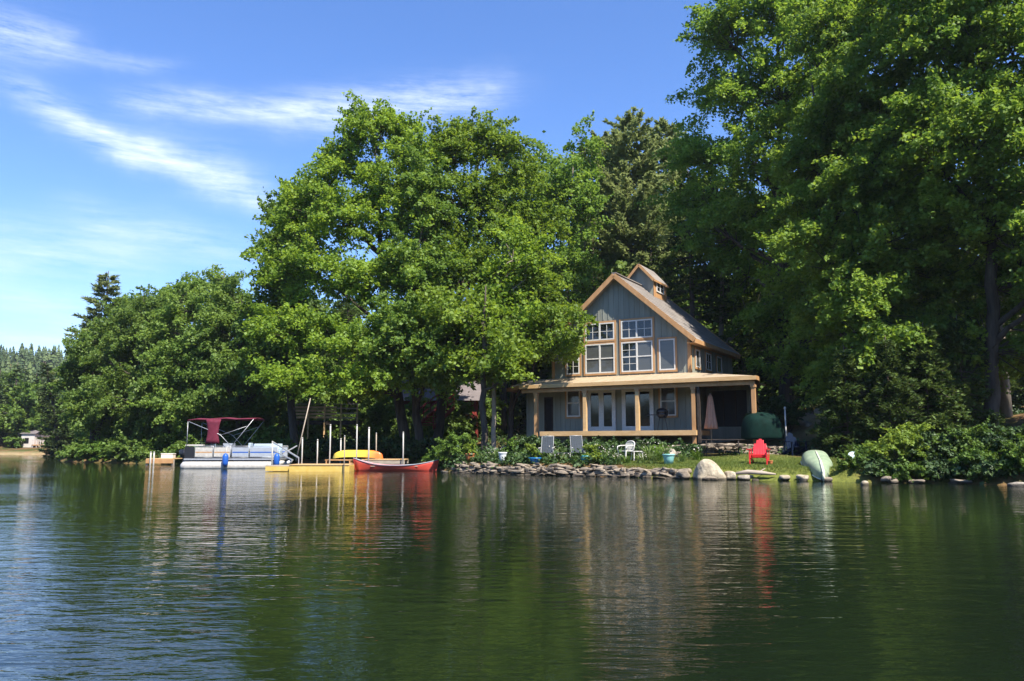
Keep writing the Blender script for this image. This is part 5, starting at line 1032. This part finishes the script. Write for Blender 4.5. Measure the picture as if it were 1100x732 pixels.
# kayak lying upside down on it
p = at_y(384, 492, 42.9); t = thing('kayak', 'yellow and orange kayak overturned on the dock behind the red canoe', 'kayak', (p.x, 43.0, .56), R(-14)); sec = hull_sections(2.75, .72, .36, rise_b=.10, rise_s=.12, flat=2.0, keel=.55, pw=2.6)
zmax = max(v[2] for s in sec for v in s); b = MB(); b.loft([[(x, y, (.46-z)) for x, y, z in s] for s in sec], M['kayak'], caps=True); b.build('hull', t)
# dock posts
PO = [(324.6, 471, 498, 40.9, .055, 'short pale post at the left corner of the yellow dock'), (341, 473, 497, 41.2, .055, 'pale post rising from the left half of the yellow dock'), (354.4, 457, 497, 41.2, .06, 'tall pale post left of the brown step'), (366, 472, 486, 43.4, .06, 'short white post behind the brown step'), (370, 469, 503, 39.35, .045, 'thin grey post at the front right of the yellow dock'),
      (383, 457, 497, 41.6, .055, 'tall post crossing the yellow end of the kayak'), (396, 460, 506, 41.35, .07, 'thick white post crossing the middle of the kayak'), (404, 466, 484, 44.2, .05, 'dark banded post behind the orange end of the kayak'), (433, 465, 497, 42.2, .06, 'lone white post standing behind the middle of the red canoe'), (292.5, 475, 500, 41.6, .065, 'white post at the bow of the pontoon boat')]
for px, y0, y1, Y, r, lab in PO:
    b = MB(); zt = zat(y0, Y); x = xat(px, Y); zb = -.6-.0; b.tube([(0, 0, zb), (.01, 0, zt*.5), (0, 0, zt)], r*.58, M['pvc'] if 'grey' not in lab and 'dark' not in lab else M['greywood'], 10); b.lathe([(r*.68, zt-.02), (r*.68, zt+.03), (.01, zt+.05)], M['pvc'], 10); tag(b.build('dock_post', loc=(x, Y, 0)), lab, 'post', 'posts around the docks')
b = MB(); a, c = at_y(318, 495, 43), at_y(333.5, 428, 43.4); b.tube([(0, 0, 0), c-a], [.04, .025], M['greywood'], 8); tag(b.build('leaning_pole', loc=a), 'long thin pole leaning beside the bow of the pontoon boat', 'pole')
a = [at_y(293, 475, 42.3), at_y(321, 492, 41.2), at_y(319, 479, 42.6), at_y(303, 488, 42.0), at_y(293, 484, 42.3)]; t = thing('gangway_rail', 'crossed aluminium gangway rails at the bow of the pontoon boat', 'railing', (a[1].x, a[1].y, .3)); o_ = Vector(t.location)
b = MB(); b.bar(a[0]-o_, a[1]-o_, .06, .06, M['alu']); b.build('rail', t); b = MB(); b.bar(a[2]-o_, a[3]-o_, .05, .05, M['alu']); b.build('rail', t); b = MB(); b.bar(a[4]-o_, a[1]-o_+Vector((-.3, 0, -.12)), .05, .05, M['alu']); b.build('rail', t)
b = MB()
b.bar(a[1]-o_+Vector((0, .02, -.5)), a[1]-o_+Vector((0, .02, .05)), .05, .05, M['alu']); b.bar(a[4]-o_+Vector((0, 0, -1.3)), a[4]-o_, .05, .05, M['alu']); b.build('upright', t)
# small wooden dock at far left
x0, x1 = xat(159, 52), xat(188, 52); dk = thing('wooden_dock', 'small tan wooden dock behind the outboard motor', 'dock', ((x0+x1)/2, 53, 0)); hwid = (x1-x0)/2; b = MB()
for k in range(12): b.box(-hwid+k*2*hwid/12+.008, -hwid+(k+1)*2*hwid/12-.008, -1.2, 1.2, .38, .42, M['new_sunlit_wood'])
b.build('decking', dk); b = MB(); b.box(-hwid, hwid, -1.2, -1.14, .12, .378, M['wood'])
for sx in (-.95, .95): b.box(sx*hwid-.08, sx*hwid+.08, -1.13, -1.0, -.6, .377, M['greywood'])
b.build('frame', dk)
for px, lab in ((162.5, 'white post at the left corner of the small wooden dock'), (166, 'white post beside the corner post of the small wooden dock')):
    b = MB(); b.tube([(0, 0, -.5), (0, 0, zat(486, 51.7))], .05, M['pvc'], 10); b.lathe([(.056, zat(486, 51.7)-.02), (.056, zat(486, 51.7)+.02), (.01, zat(486, 51.7)+.04)], M['pvc'], 10); tag(b.build('dock_post', loc=(xat(px, 51.7), 51.7, 0)), lab, 'post', 'posts around the docks')
t = thing('storage_box', 'white storage box on the small wooden dock', 'box', (xat(180, 52.6), 52.8, .42)); b = MB(); b.box(-.38, .38, -.25, .25, 0, .26, M['white']); b.build('body', t, bevel=.02); b = MB(); b.box(-.40, .40, -.27, .27, .263, .32, M['white']); b.build('lid', t, bevel=.02)

# pontoon boat: local x along the boat, stern at -x
BY = 45.2; xb0, xb1 = xat(205, BY), xat(306, BY); pb = thing('pontoon_boat', 'pontoon boat with pale side panels and a maroon canopy moored at the docks', 'pontoon boat', ((xb0+xb1)/2, BY+.3, 0), R(3)); HL = (xb1-xb0)/2
for y in (-1.0, 1.0):
    b = MB(); prof = [(-HL-.2, .20, .12), (-HL-.1, .16, .26), (-HL+.1, .14, .30), (HL-1.0, .14, .30), (HL-.4, .20, .25), (HL, .32, .13), (HL+.12, .40, .03)]; b.tube([(x, y, z) for x, z, r in prof], [r for x, z, r in prof], M['boatwhite'] if y < 0 else M['alu'], 16); b.build('pontoon', pb)
b = MB(); b.box(-HL, HL-.1, -1.22, 1.22, .47, .55, M['alu']); b.box(-HL+.02, HL-.14, -1.2, 1.2, .553, .57, M['carpet']); b.build('deck', pb)
zf0, zf1 = .62, 1.22
def fence(x0, x1, y, m, name='side_panel', lab=None):
    b = MB(); b.box(x0+.03, x1-.03, y-.012, y+.012, zf0+.03, zf1-.06, m); ob = b.build(name, pb, lab)
    c = MB(); c.tube([(x0, y, zf0-.05), (x0, y, zf1), (x1, y, zf1), (x1, y, zf0-.05)], .018, M['alu'], 6); c.tube([(x0, y, zf0), (x1, y, zf0)], .014, M['alu'], 6)
    if m in (M['boatwhite'], M['boatgrey']): c.box(x0+.05, x1-.05, y-.016, y-.0125, zf0+.24, zf0+.30, M['wood'] if m == M['boatwhite'] else M['bluevinyl'])
    c.build('panel_frame', ob)
xs = [-HL+.05, -HL+.55, -HL+2.1, HL-2.1, HL-1.1, HL-.25]
fence(-HL+.55, -HL+1.55, -1.18, M['boatwhite']); fence(-HL+1.57, -HL+2.5, -1.18, M['boatwhite']); fence(-HL+2.55, -HL+3.5, -1.18, M['boatgrey']); fence(-HL+3.52, HL-.2, -1.18, M['boatgrey']); fence(-HL+.3, HL-.2, 1.18, M['boatgrey'])
b = MB(); b.box(-HL+.0, -HL+.5, -1.15, -1.11, .58, 1.2, M['black']); b.build('stern_gate', pb)
b = MB(); b.box(-HL+.0, -HL+.95, -1.1, 1.1, 1.225, 1.31, M['boatwhite']); b.box(-HL+.05, -HL+.9, -1.08, 1.08, .575, 1.0, M['boatwhite']); b.build('stern_bench', pb, bevel=.02)
b = MB(); b.box(-HL+1.3, -HL+1.9, -.9, -.3, .575, .98, M['blueseat']); b.box(-HL+1.3, -HL+1.42, -.9, -.3, .985, 1.5, M['blueseat']); b.build('captain_seat', pb, bevel=.03)
b = MB(); b.box(HL-2.4, HL-.5, .55, 1.1, .575, 1.0, M['blueseat']); b.box(HL-2.4, HL-.5, .98, 1.12, 1.003, 1.36, M['blueseat']); b.build('bow_couch', pb, bevel=.03)
b = MB(); b.box(HL-1.9, HL-1.2, -1.0, -.5, .575, 1.0, M['boatgrey']); b.box(HL-1.9, HL-1.76, -1.0, -.5, 1.003, 1.4, M['blueseat']); b.build('bow_seat', pb, bevel=.03)
b = MB(); b.box(-HL+2.0, -HL+2.5, -.95, -.35, .575, 1.38, M['boatgrey']); b.tube([(-HL+1.98, -.65+.17*math.cos(a), 1.28+.17*math.sin(a)) for a in np.linspace(0, 6.283, 14)], .015, M['black'], 6); b.build('console', pb)
def lx(px): return xat(px, BY)-(xb0+xb1)/2
# bimini: maroon canvas on bowed poles
zt = zat(449.5, BY-.6); secs = []
for i, x in enumerate(np.linspace(lx(206), lx(276), 8)):
    f = i/7; secs.append([(x, y*1.12, zt-.05*abs(y)**3*1.2-.10*(1-f)**4-.03*f**4+.03*math.sin(i*2.1)) for y in np.linspace(-1, 1, 9)])
b = MB(); b.loft(secs, M['maroon']); o = b.build('canopy', pb); md = o.modifiers.new('thickness', 'SOLIDIFY'); md.thickness = .05
b = MB(); secs = []
for i, z in enumerate(np.linspace(zt-.06, zat(477, BY-.6), 7)): secs.append([(lx(233)+(.42-.12*math.sin(i*.5))*math.cos(a), -1.1+.12*math.sin(a)*(1+.3*math.sin(3*a+i)), z) for a in np.linspace(0, 6.283, 17)])
b.loft(secs, M['maroon'], caps=True); b.build('canopy_curtain', pb, 'folded maroon curtain hanging from the canopy')
for y in (-1.16, 1.16):
    b = MB(); b.tube([(lx(253), y, 1.2), (lx(241), y, 1.85), (lx(208), y, zt-.2)], .018, M['alu'], 6); b.tube([(lx(253), y, 1.2), (lx(275), y, zt-.06)], .018, M['alu'], 6); b.tube([(lx(207), y, zt-.2), (lx(207), y, 1.2)], .016, M['alu'], 6); b.tube([(lx(240), y, 1.8), (lx(268), y, zt-.45)], .012, M['alu'], 6); b.build('canopy_pole', pb)
for px in (249, 302):
    b = MB(); x = lx(px); b.lathe([(.02, .12), (.13, .18), (.16, .3), (.16, .68), (.11, .78), (.03, .84)], M['bluevinyl'], 14, c=(x, -1.42, 0)); fd = b.build('fender', pb); b = MB(); b.tube([(x, -1.42, .82), (x, -1.2, 1.22)], .01, M['white'], 5); b.build('rope', fd)
b = MB(); xo = -HL-.35
b.loft([[(xo+s*(.24+.10*q)*math.cos(a)-.05*q, s*.2*math.sin(a), .55+.5*q) for a in np.linspace(0, 6.283, 15)] for q, s in ((0, .6), (.1, .9), (.5, 1.1), (.85, 1.0), (1.0, .55))], M['black'], caps=True); ob = b.build('outboard_motor', pb)
b = MB(); b.box(xo-.12, xo+.10, -.07, .07, -.3, .56, M['black']); b.box(xo-.26, xo+.14, -.05, .05, -.06, -.03, M['black']); b.box(xo+.1, xo+.36, -.12, .12, .35, .6, M['black']); b.build('leg', ob)
b = MB(); b.tube([(-HL-.02, .6, .55), (-HL-.28, .6, .5), (-HL-.3, .6, -.2)], .02, M['alu'], 6); b.tube([(-HL-.02, .9, .55), (-HL-.28, .9, .5), (-HL-.3, .9, -.2)], .02, M['alu'], 6); b.build('ladder', pb)
# pale green dinghy overturned on the bank, bow at the water
p = at_y(882, 515, 29.0); t = thing('dinghy', 'pale green dinghy lying upside down on the bank with its bow at the water', 'dinghy', (p.x, 28.75, .02), R(75)); t.rotation_euler = (0, R(-13), R(75))
secs = []
n = 15
for i in range(n):
    f = i/(n-1); w_ = .53*(min(1, f/.62)**.62)*(1-.10*max(0, f-.7)); hh = .47*(.5+.5*min(1, f/.35)**.8)
    secs.append([(f*2.7, w_*math.copysign(abs(math.sin(a))**.8, math.sin(a)), (hh)*max(0, math.cos(a))**.75+.02) for a in np.linspace(-math.pi/2, math.pi/2, 17)])
b = MB(); b.loft(secs, M['hullgreen'], caps=True); b.build('hull', t)
b = MB(); b.tube([(f*2.7-.015, 0, .47*(.5+.5*min(1, f/.35)**.8)+.035) for f in np.linspace(0, .95, 12)], [.05, .05, .05, .05, .04, .03, .03, .03, .03, .03, .02, .01], M['hullkeel'], 8); b.tube([(-.01, 0, .0), (-.02, 0, .28)], .05, M['hullkeel'], 8); b.build('keel', t)
b = MB()
for s_ in (-1, 1): b.tube([(f*2.7, s_*(.53*(min(1, f/.62)**.62)*(1-.10*max(0, f-.7))+.012), .03) for f in np.linspace(0, 1, 12)], .022, M['hullkeel'], 6)
b.build('gunwale', t)
# pale blue kayak nose and brown paddle
p = spot(913, 30.3); t = thing('small_kayak', 'small pale blue kayak tilted on the bank left of the thick trunk', 'kayak', (p.x, p.y, p.z+.12), R(70)); t.rotation_euler = (R(40), R(-10), R(62)); sec = hull_sections(2.1, .5, .2, rise_b=.05, rise_s=.05, flat=2.0, keel=.5, pw=2.4)
b = MB(); b.loft(sec, M['paleblue']); o = b.build('hull', t); md = o.modifiers.new('thickness', 'SOLIDIFY'); md.thickness = .02; b = MB(); b.loft([[(x, y*.96, .19+.03*(1-(y/.26)**2)) for x, y, z in s] for s in sec], M['paleblue']); b.build('deck', t)

# ------------------------------------------------------------------ raised deck, red cabin, stairs (in the trees left of the house)
D0 = 55.5; xl, xr = xat(312, D0), xat(384, D0); zd = zat(452, D0)
t = thing('timber_deck', 'raised weathered timber deck with a railing in the trees above the docks', 'deck', ((xl+xr)/2, D0, 1.0)); hwid = (xr-xl)/2
b = MB()
for k in range(18): b.box(-hwid, hwid, k*.15+.006, k*.15+.144, zd-1.04, zd-1.0, M['greywood'])
b.box(-hwid, hwid, -.05, 0, zd-1.28, zd-1.0, M['darkwood']); b.build('decking', t)
b = MB()
for k in range(5): x = -hwid+.06+k*(2*hwid-.12)/4; b.box(x-.05, x+.05, -.10, -.052, -.6, zd+.12, M['new_sunlit_wood'])
b.build('post', t)
b = MB()
for z in (.15, .38, .61, .84): b.box(-hwid, hwid*.35, -.03, 0, zd-1.0+z, zd-1.0+z+.15, M['new_sunlit_wood'])  # lighter boards on the left stand in for sunlight on the railing
for z in (.15, .45, .8): b.box(hwid*.35+.01, hwid, -.03, 0, zd-1.0+z, zd-1.0+z+.09, M['greywood'])
b.box(-hwid, hwid, -.08, .06, zd+.12, zd+.16, M['greywood']); b.build('railing', t)
CX0, CX1, CY = xat(430, 60), xat(512, 60), 59.5
cb = thing('cabin', 'dark red cabin mostly hidden behind the maple trunks', 'cabin', ((CX0+CX1)/2, CY, 2.0)); hwid = (CX1-CX0)/2
b = MB(); b.box(-hwid, hwid, 0, 5, -1.2, 2.6, M['redwood'])
for k in range(30): x = -hwid+.15+k*(2*hwid-.3)/29; b.box(x-.03, x+.03, -.02, -.001, -1.2, 2.6, M['redwood'])
b.build('wall', cb); b = MB(); b.add([(-hwid-.4, -.5, 2.55), (hwid+.4, -.5, 2.55), (hwid+.4, 2.5, 4.3), (-hwid-.4, 2.5, 4.3), (hwid+.4, 5.5, 2.55), (-hwid-.4, 5.5, 2.55)], [(0, 1, 2, 3), (3, 2, 4, 5), (0, 5, 4, 1)], M['cottageroof']); b.build('roof', cb)
for x in (-hwid*.62, -hwid*.1, hwid*.5):
    b = MB(); b.box(x-.5, x+.5, -.07, -.022, .5, .58, M['white']); b.box(x-.5, x+.5, -.07, -.022, 1.62, 1.7, M['white']); b.box(x-.5, x-.42, -.07, -.022, .58, 1.62, M['white']); b.box(x+.42, x+.5, -.07, -.022, .58, 1.62, M['white']); w_ = b.build('window', cb); b = MB(); b.box(x-.42, x+.42, -.04, -.025, .58, 1.62, M['glass']); b.build('pane', w_)
a, c = at_y(456, 458, 50), at_y(479, 438, 54); t = thing('red_stairs', 'red painted wooden stairs with a handrail right of the maple trunks', 'stairs', (a.x, a.y, a.z)); d = c-a; d.x += .0
b = MB()
for k in range(8): f = (k+.5)/8; q = d*f; b.box(q.x-.5, q.x+.5, q.y-.14, q.y+.14, q.z-.03, q.z+.02, M['redwood'])
b.build('tread', t)
for s_ in (-.55, .55):
    b = MB(); o_ = Vector((s_, 0, 0)); b.bar(o_+Vector((0, -.1, -.1)), d+o_, .05, .25, M['redwood']); b.build('stringer', t)
    b = MB(); b.bar(o_+Vector((0, 0, .9)), d+o_+Vector((0, 0, .9)), .05, .09, M['redwood']); b.bar(o_+Vector((0, 0, .45)), d+o_+Vector((0, 0, .45)), .04, .06, M['redwood'])
    for f in (0, .33, .66, 1): b.bar(d*f+o_, d*f+o_+Vector((0, 0, .9)), .06, .06, M['redwood'])
    b.build('handrail', t)
# ------------------------------------------------------------------ far cottage, boat
Y = 116; x0, x1 = xat(24, Y), xat(70, Y); zc = gz((x0+x1)/2, Y)
t = thing('cottage', 'pale cottage with a low roof and deck on the far shore', 'cottage', ((x0+x1)/2, Y, zc)); hwid = (x1-x0)/2
b = MB(); b.box(-hwid, -hwid+1.9, -.4, 3, 0, 2.0, M['cottage']); b.box(-hwid+2.5, hwid-.9, .6, 4, 0, 1.6, M['cottage']); b.build('wall', t)
b = MB(); b.add([(-hwid-.2, -.6, 1.95), (-hwid+2.1, -.6, 1.95), (-hwid+2.1, 1.3, 2.5), (-hwid-.2, 1.3, 2.5), (-hwid+2.1, 3.2, 1.95), (-hwid-.2, 3.2, 1.95)], [(0, 1, 2, 3), (3, 2, 4, 5), (0, 5, 4, 1)], M['cottageroof'])
xm = (-hwid+2.4+hwid-.8)/2; b.add([(-hwid+2.2, .3, 1.55), (xm, .3, 2.4), (hwid-.6, .3, 1.55), (-hwid+2.2, 4.2, 1.55), (xm, 4.2, 2.4), (hwid-.6, 4.2, 1.55)], [(0, 1, 2), (5, 4, 3), (0, 3, 4, 1), (1, 4, 5, 2), (2, 5, 3, 0)], M['cottageroof']); b.build('roof', t)
for (a_, c_, y_) in ((-hwid+.5, -hwid+1.1, -.42), (-hwid+2.9, -hwid+3.8, .58), (-hwid+4.2, -hwid+4.9, .58)): b = MB(); b.box(a_, c_, y_-.03, y_+.015, .6, 1.35, M['glass']); b.build('window', t)
b = MB(); b.box(-hwid+1.9, hwid+.6, -1.0, .55, .25, .4, M['wood'])
for k in range(9): x = -hwid+2+k*(2*hwid-1.5)/8; b.box(x-.04, x+.04, -1.0, -.93, -.4, 1.05, M['cottage'])
b.box(-hwid+1.9, hwid+.6, -1.02, -.92, 1.05, 1.12, M['cottage']); b.build('deck', t)
p = at_y(62, 489.5, 96); t = thing('rowboat', 'small turquoise rowboat moored under the far left bushes', 'rowboat', (p.x, 96, -.1), R(-60)); sec = hull_sections(3.4, 1.3, .5, rise_b=.4, rise_s=.15)
b = MB(); b.loft(sec, M['turqhull']); o = b.build('hull', t); md = o.modifiers.new('thickness', 'SOLIDIFY'); md.thickness = .04; b = MB(); b.box(-.15, .15, -.5, .5, .36, .4, M['white']); b.build('seat', t)
p = at_y(77, 486, 92); t = thing('rowboat', 'small white and blue rowboat pulled up at the far left bank', 'rowboat', (p.x, 92, .02), R(10)); b = MB(); b.loft(hull_sections(3.2, 1.2, .5, rise_b=.3, rise_s=.1), M['paleblue']); o = b.build('hull', t); md = o.modifiers.new('thickness', 'SOLIDIFY'); md.thickness = .04; b = MB(); b.box(-.15, .15, -.5, .5, .36, .4, M['white']); b.build('seat', t)

# ------------------------------------------------------------------ thin summer air
hm = bpy.data.materials.new('summer_haze'); hm.use_nodes = True; t = hm.node_tree
for n_ in list(t.nodes): t.nodes.remove(n_)
o_ = t.nodes.new('ShaderNodeOutputMaterial'); v_ = t.nodes.new('ShaderNodeVolumePrincipled'); v_.inputs['Color'].default_value = (.80, .88, 1, 1); v_.inputs['Density'].default_value = .00016; v_.inputs['Anisotropy'].default_value = .2
t.links.new(v_.outputs[0], o_.inputs['Volume'])
b = MB(); b.box(-700, 700, -540, 700, -4, 110, hm); hz = b.build('haze'); hz['kind'] = 'stuff'; hz['label'] = 'thin summer haze over the lake'
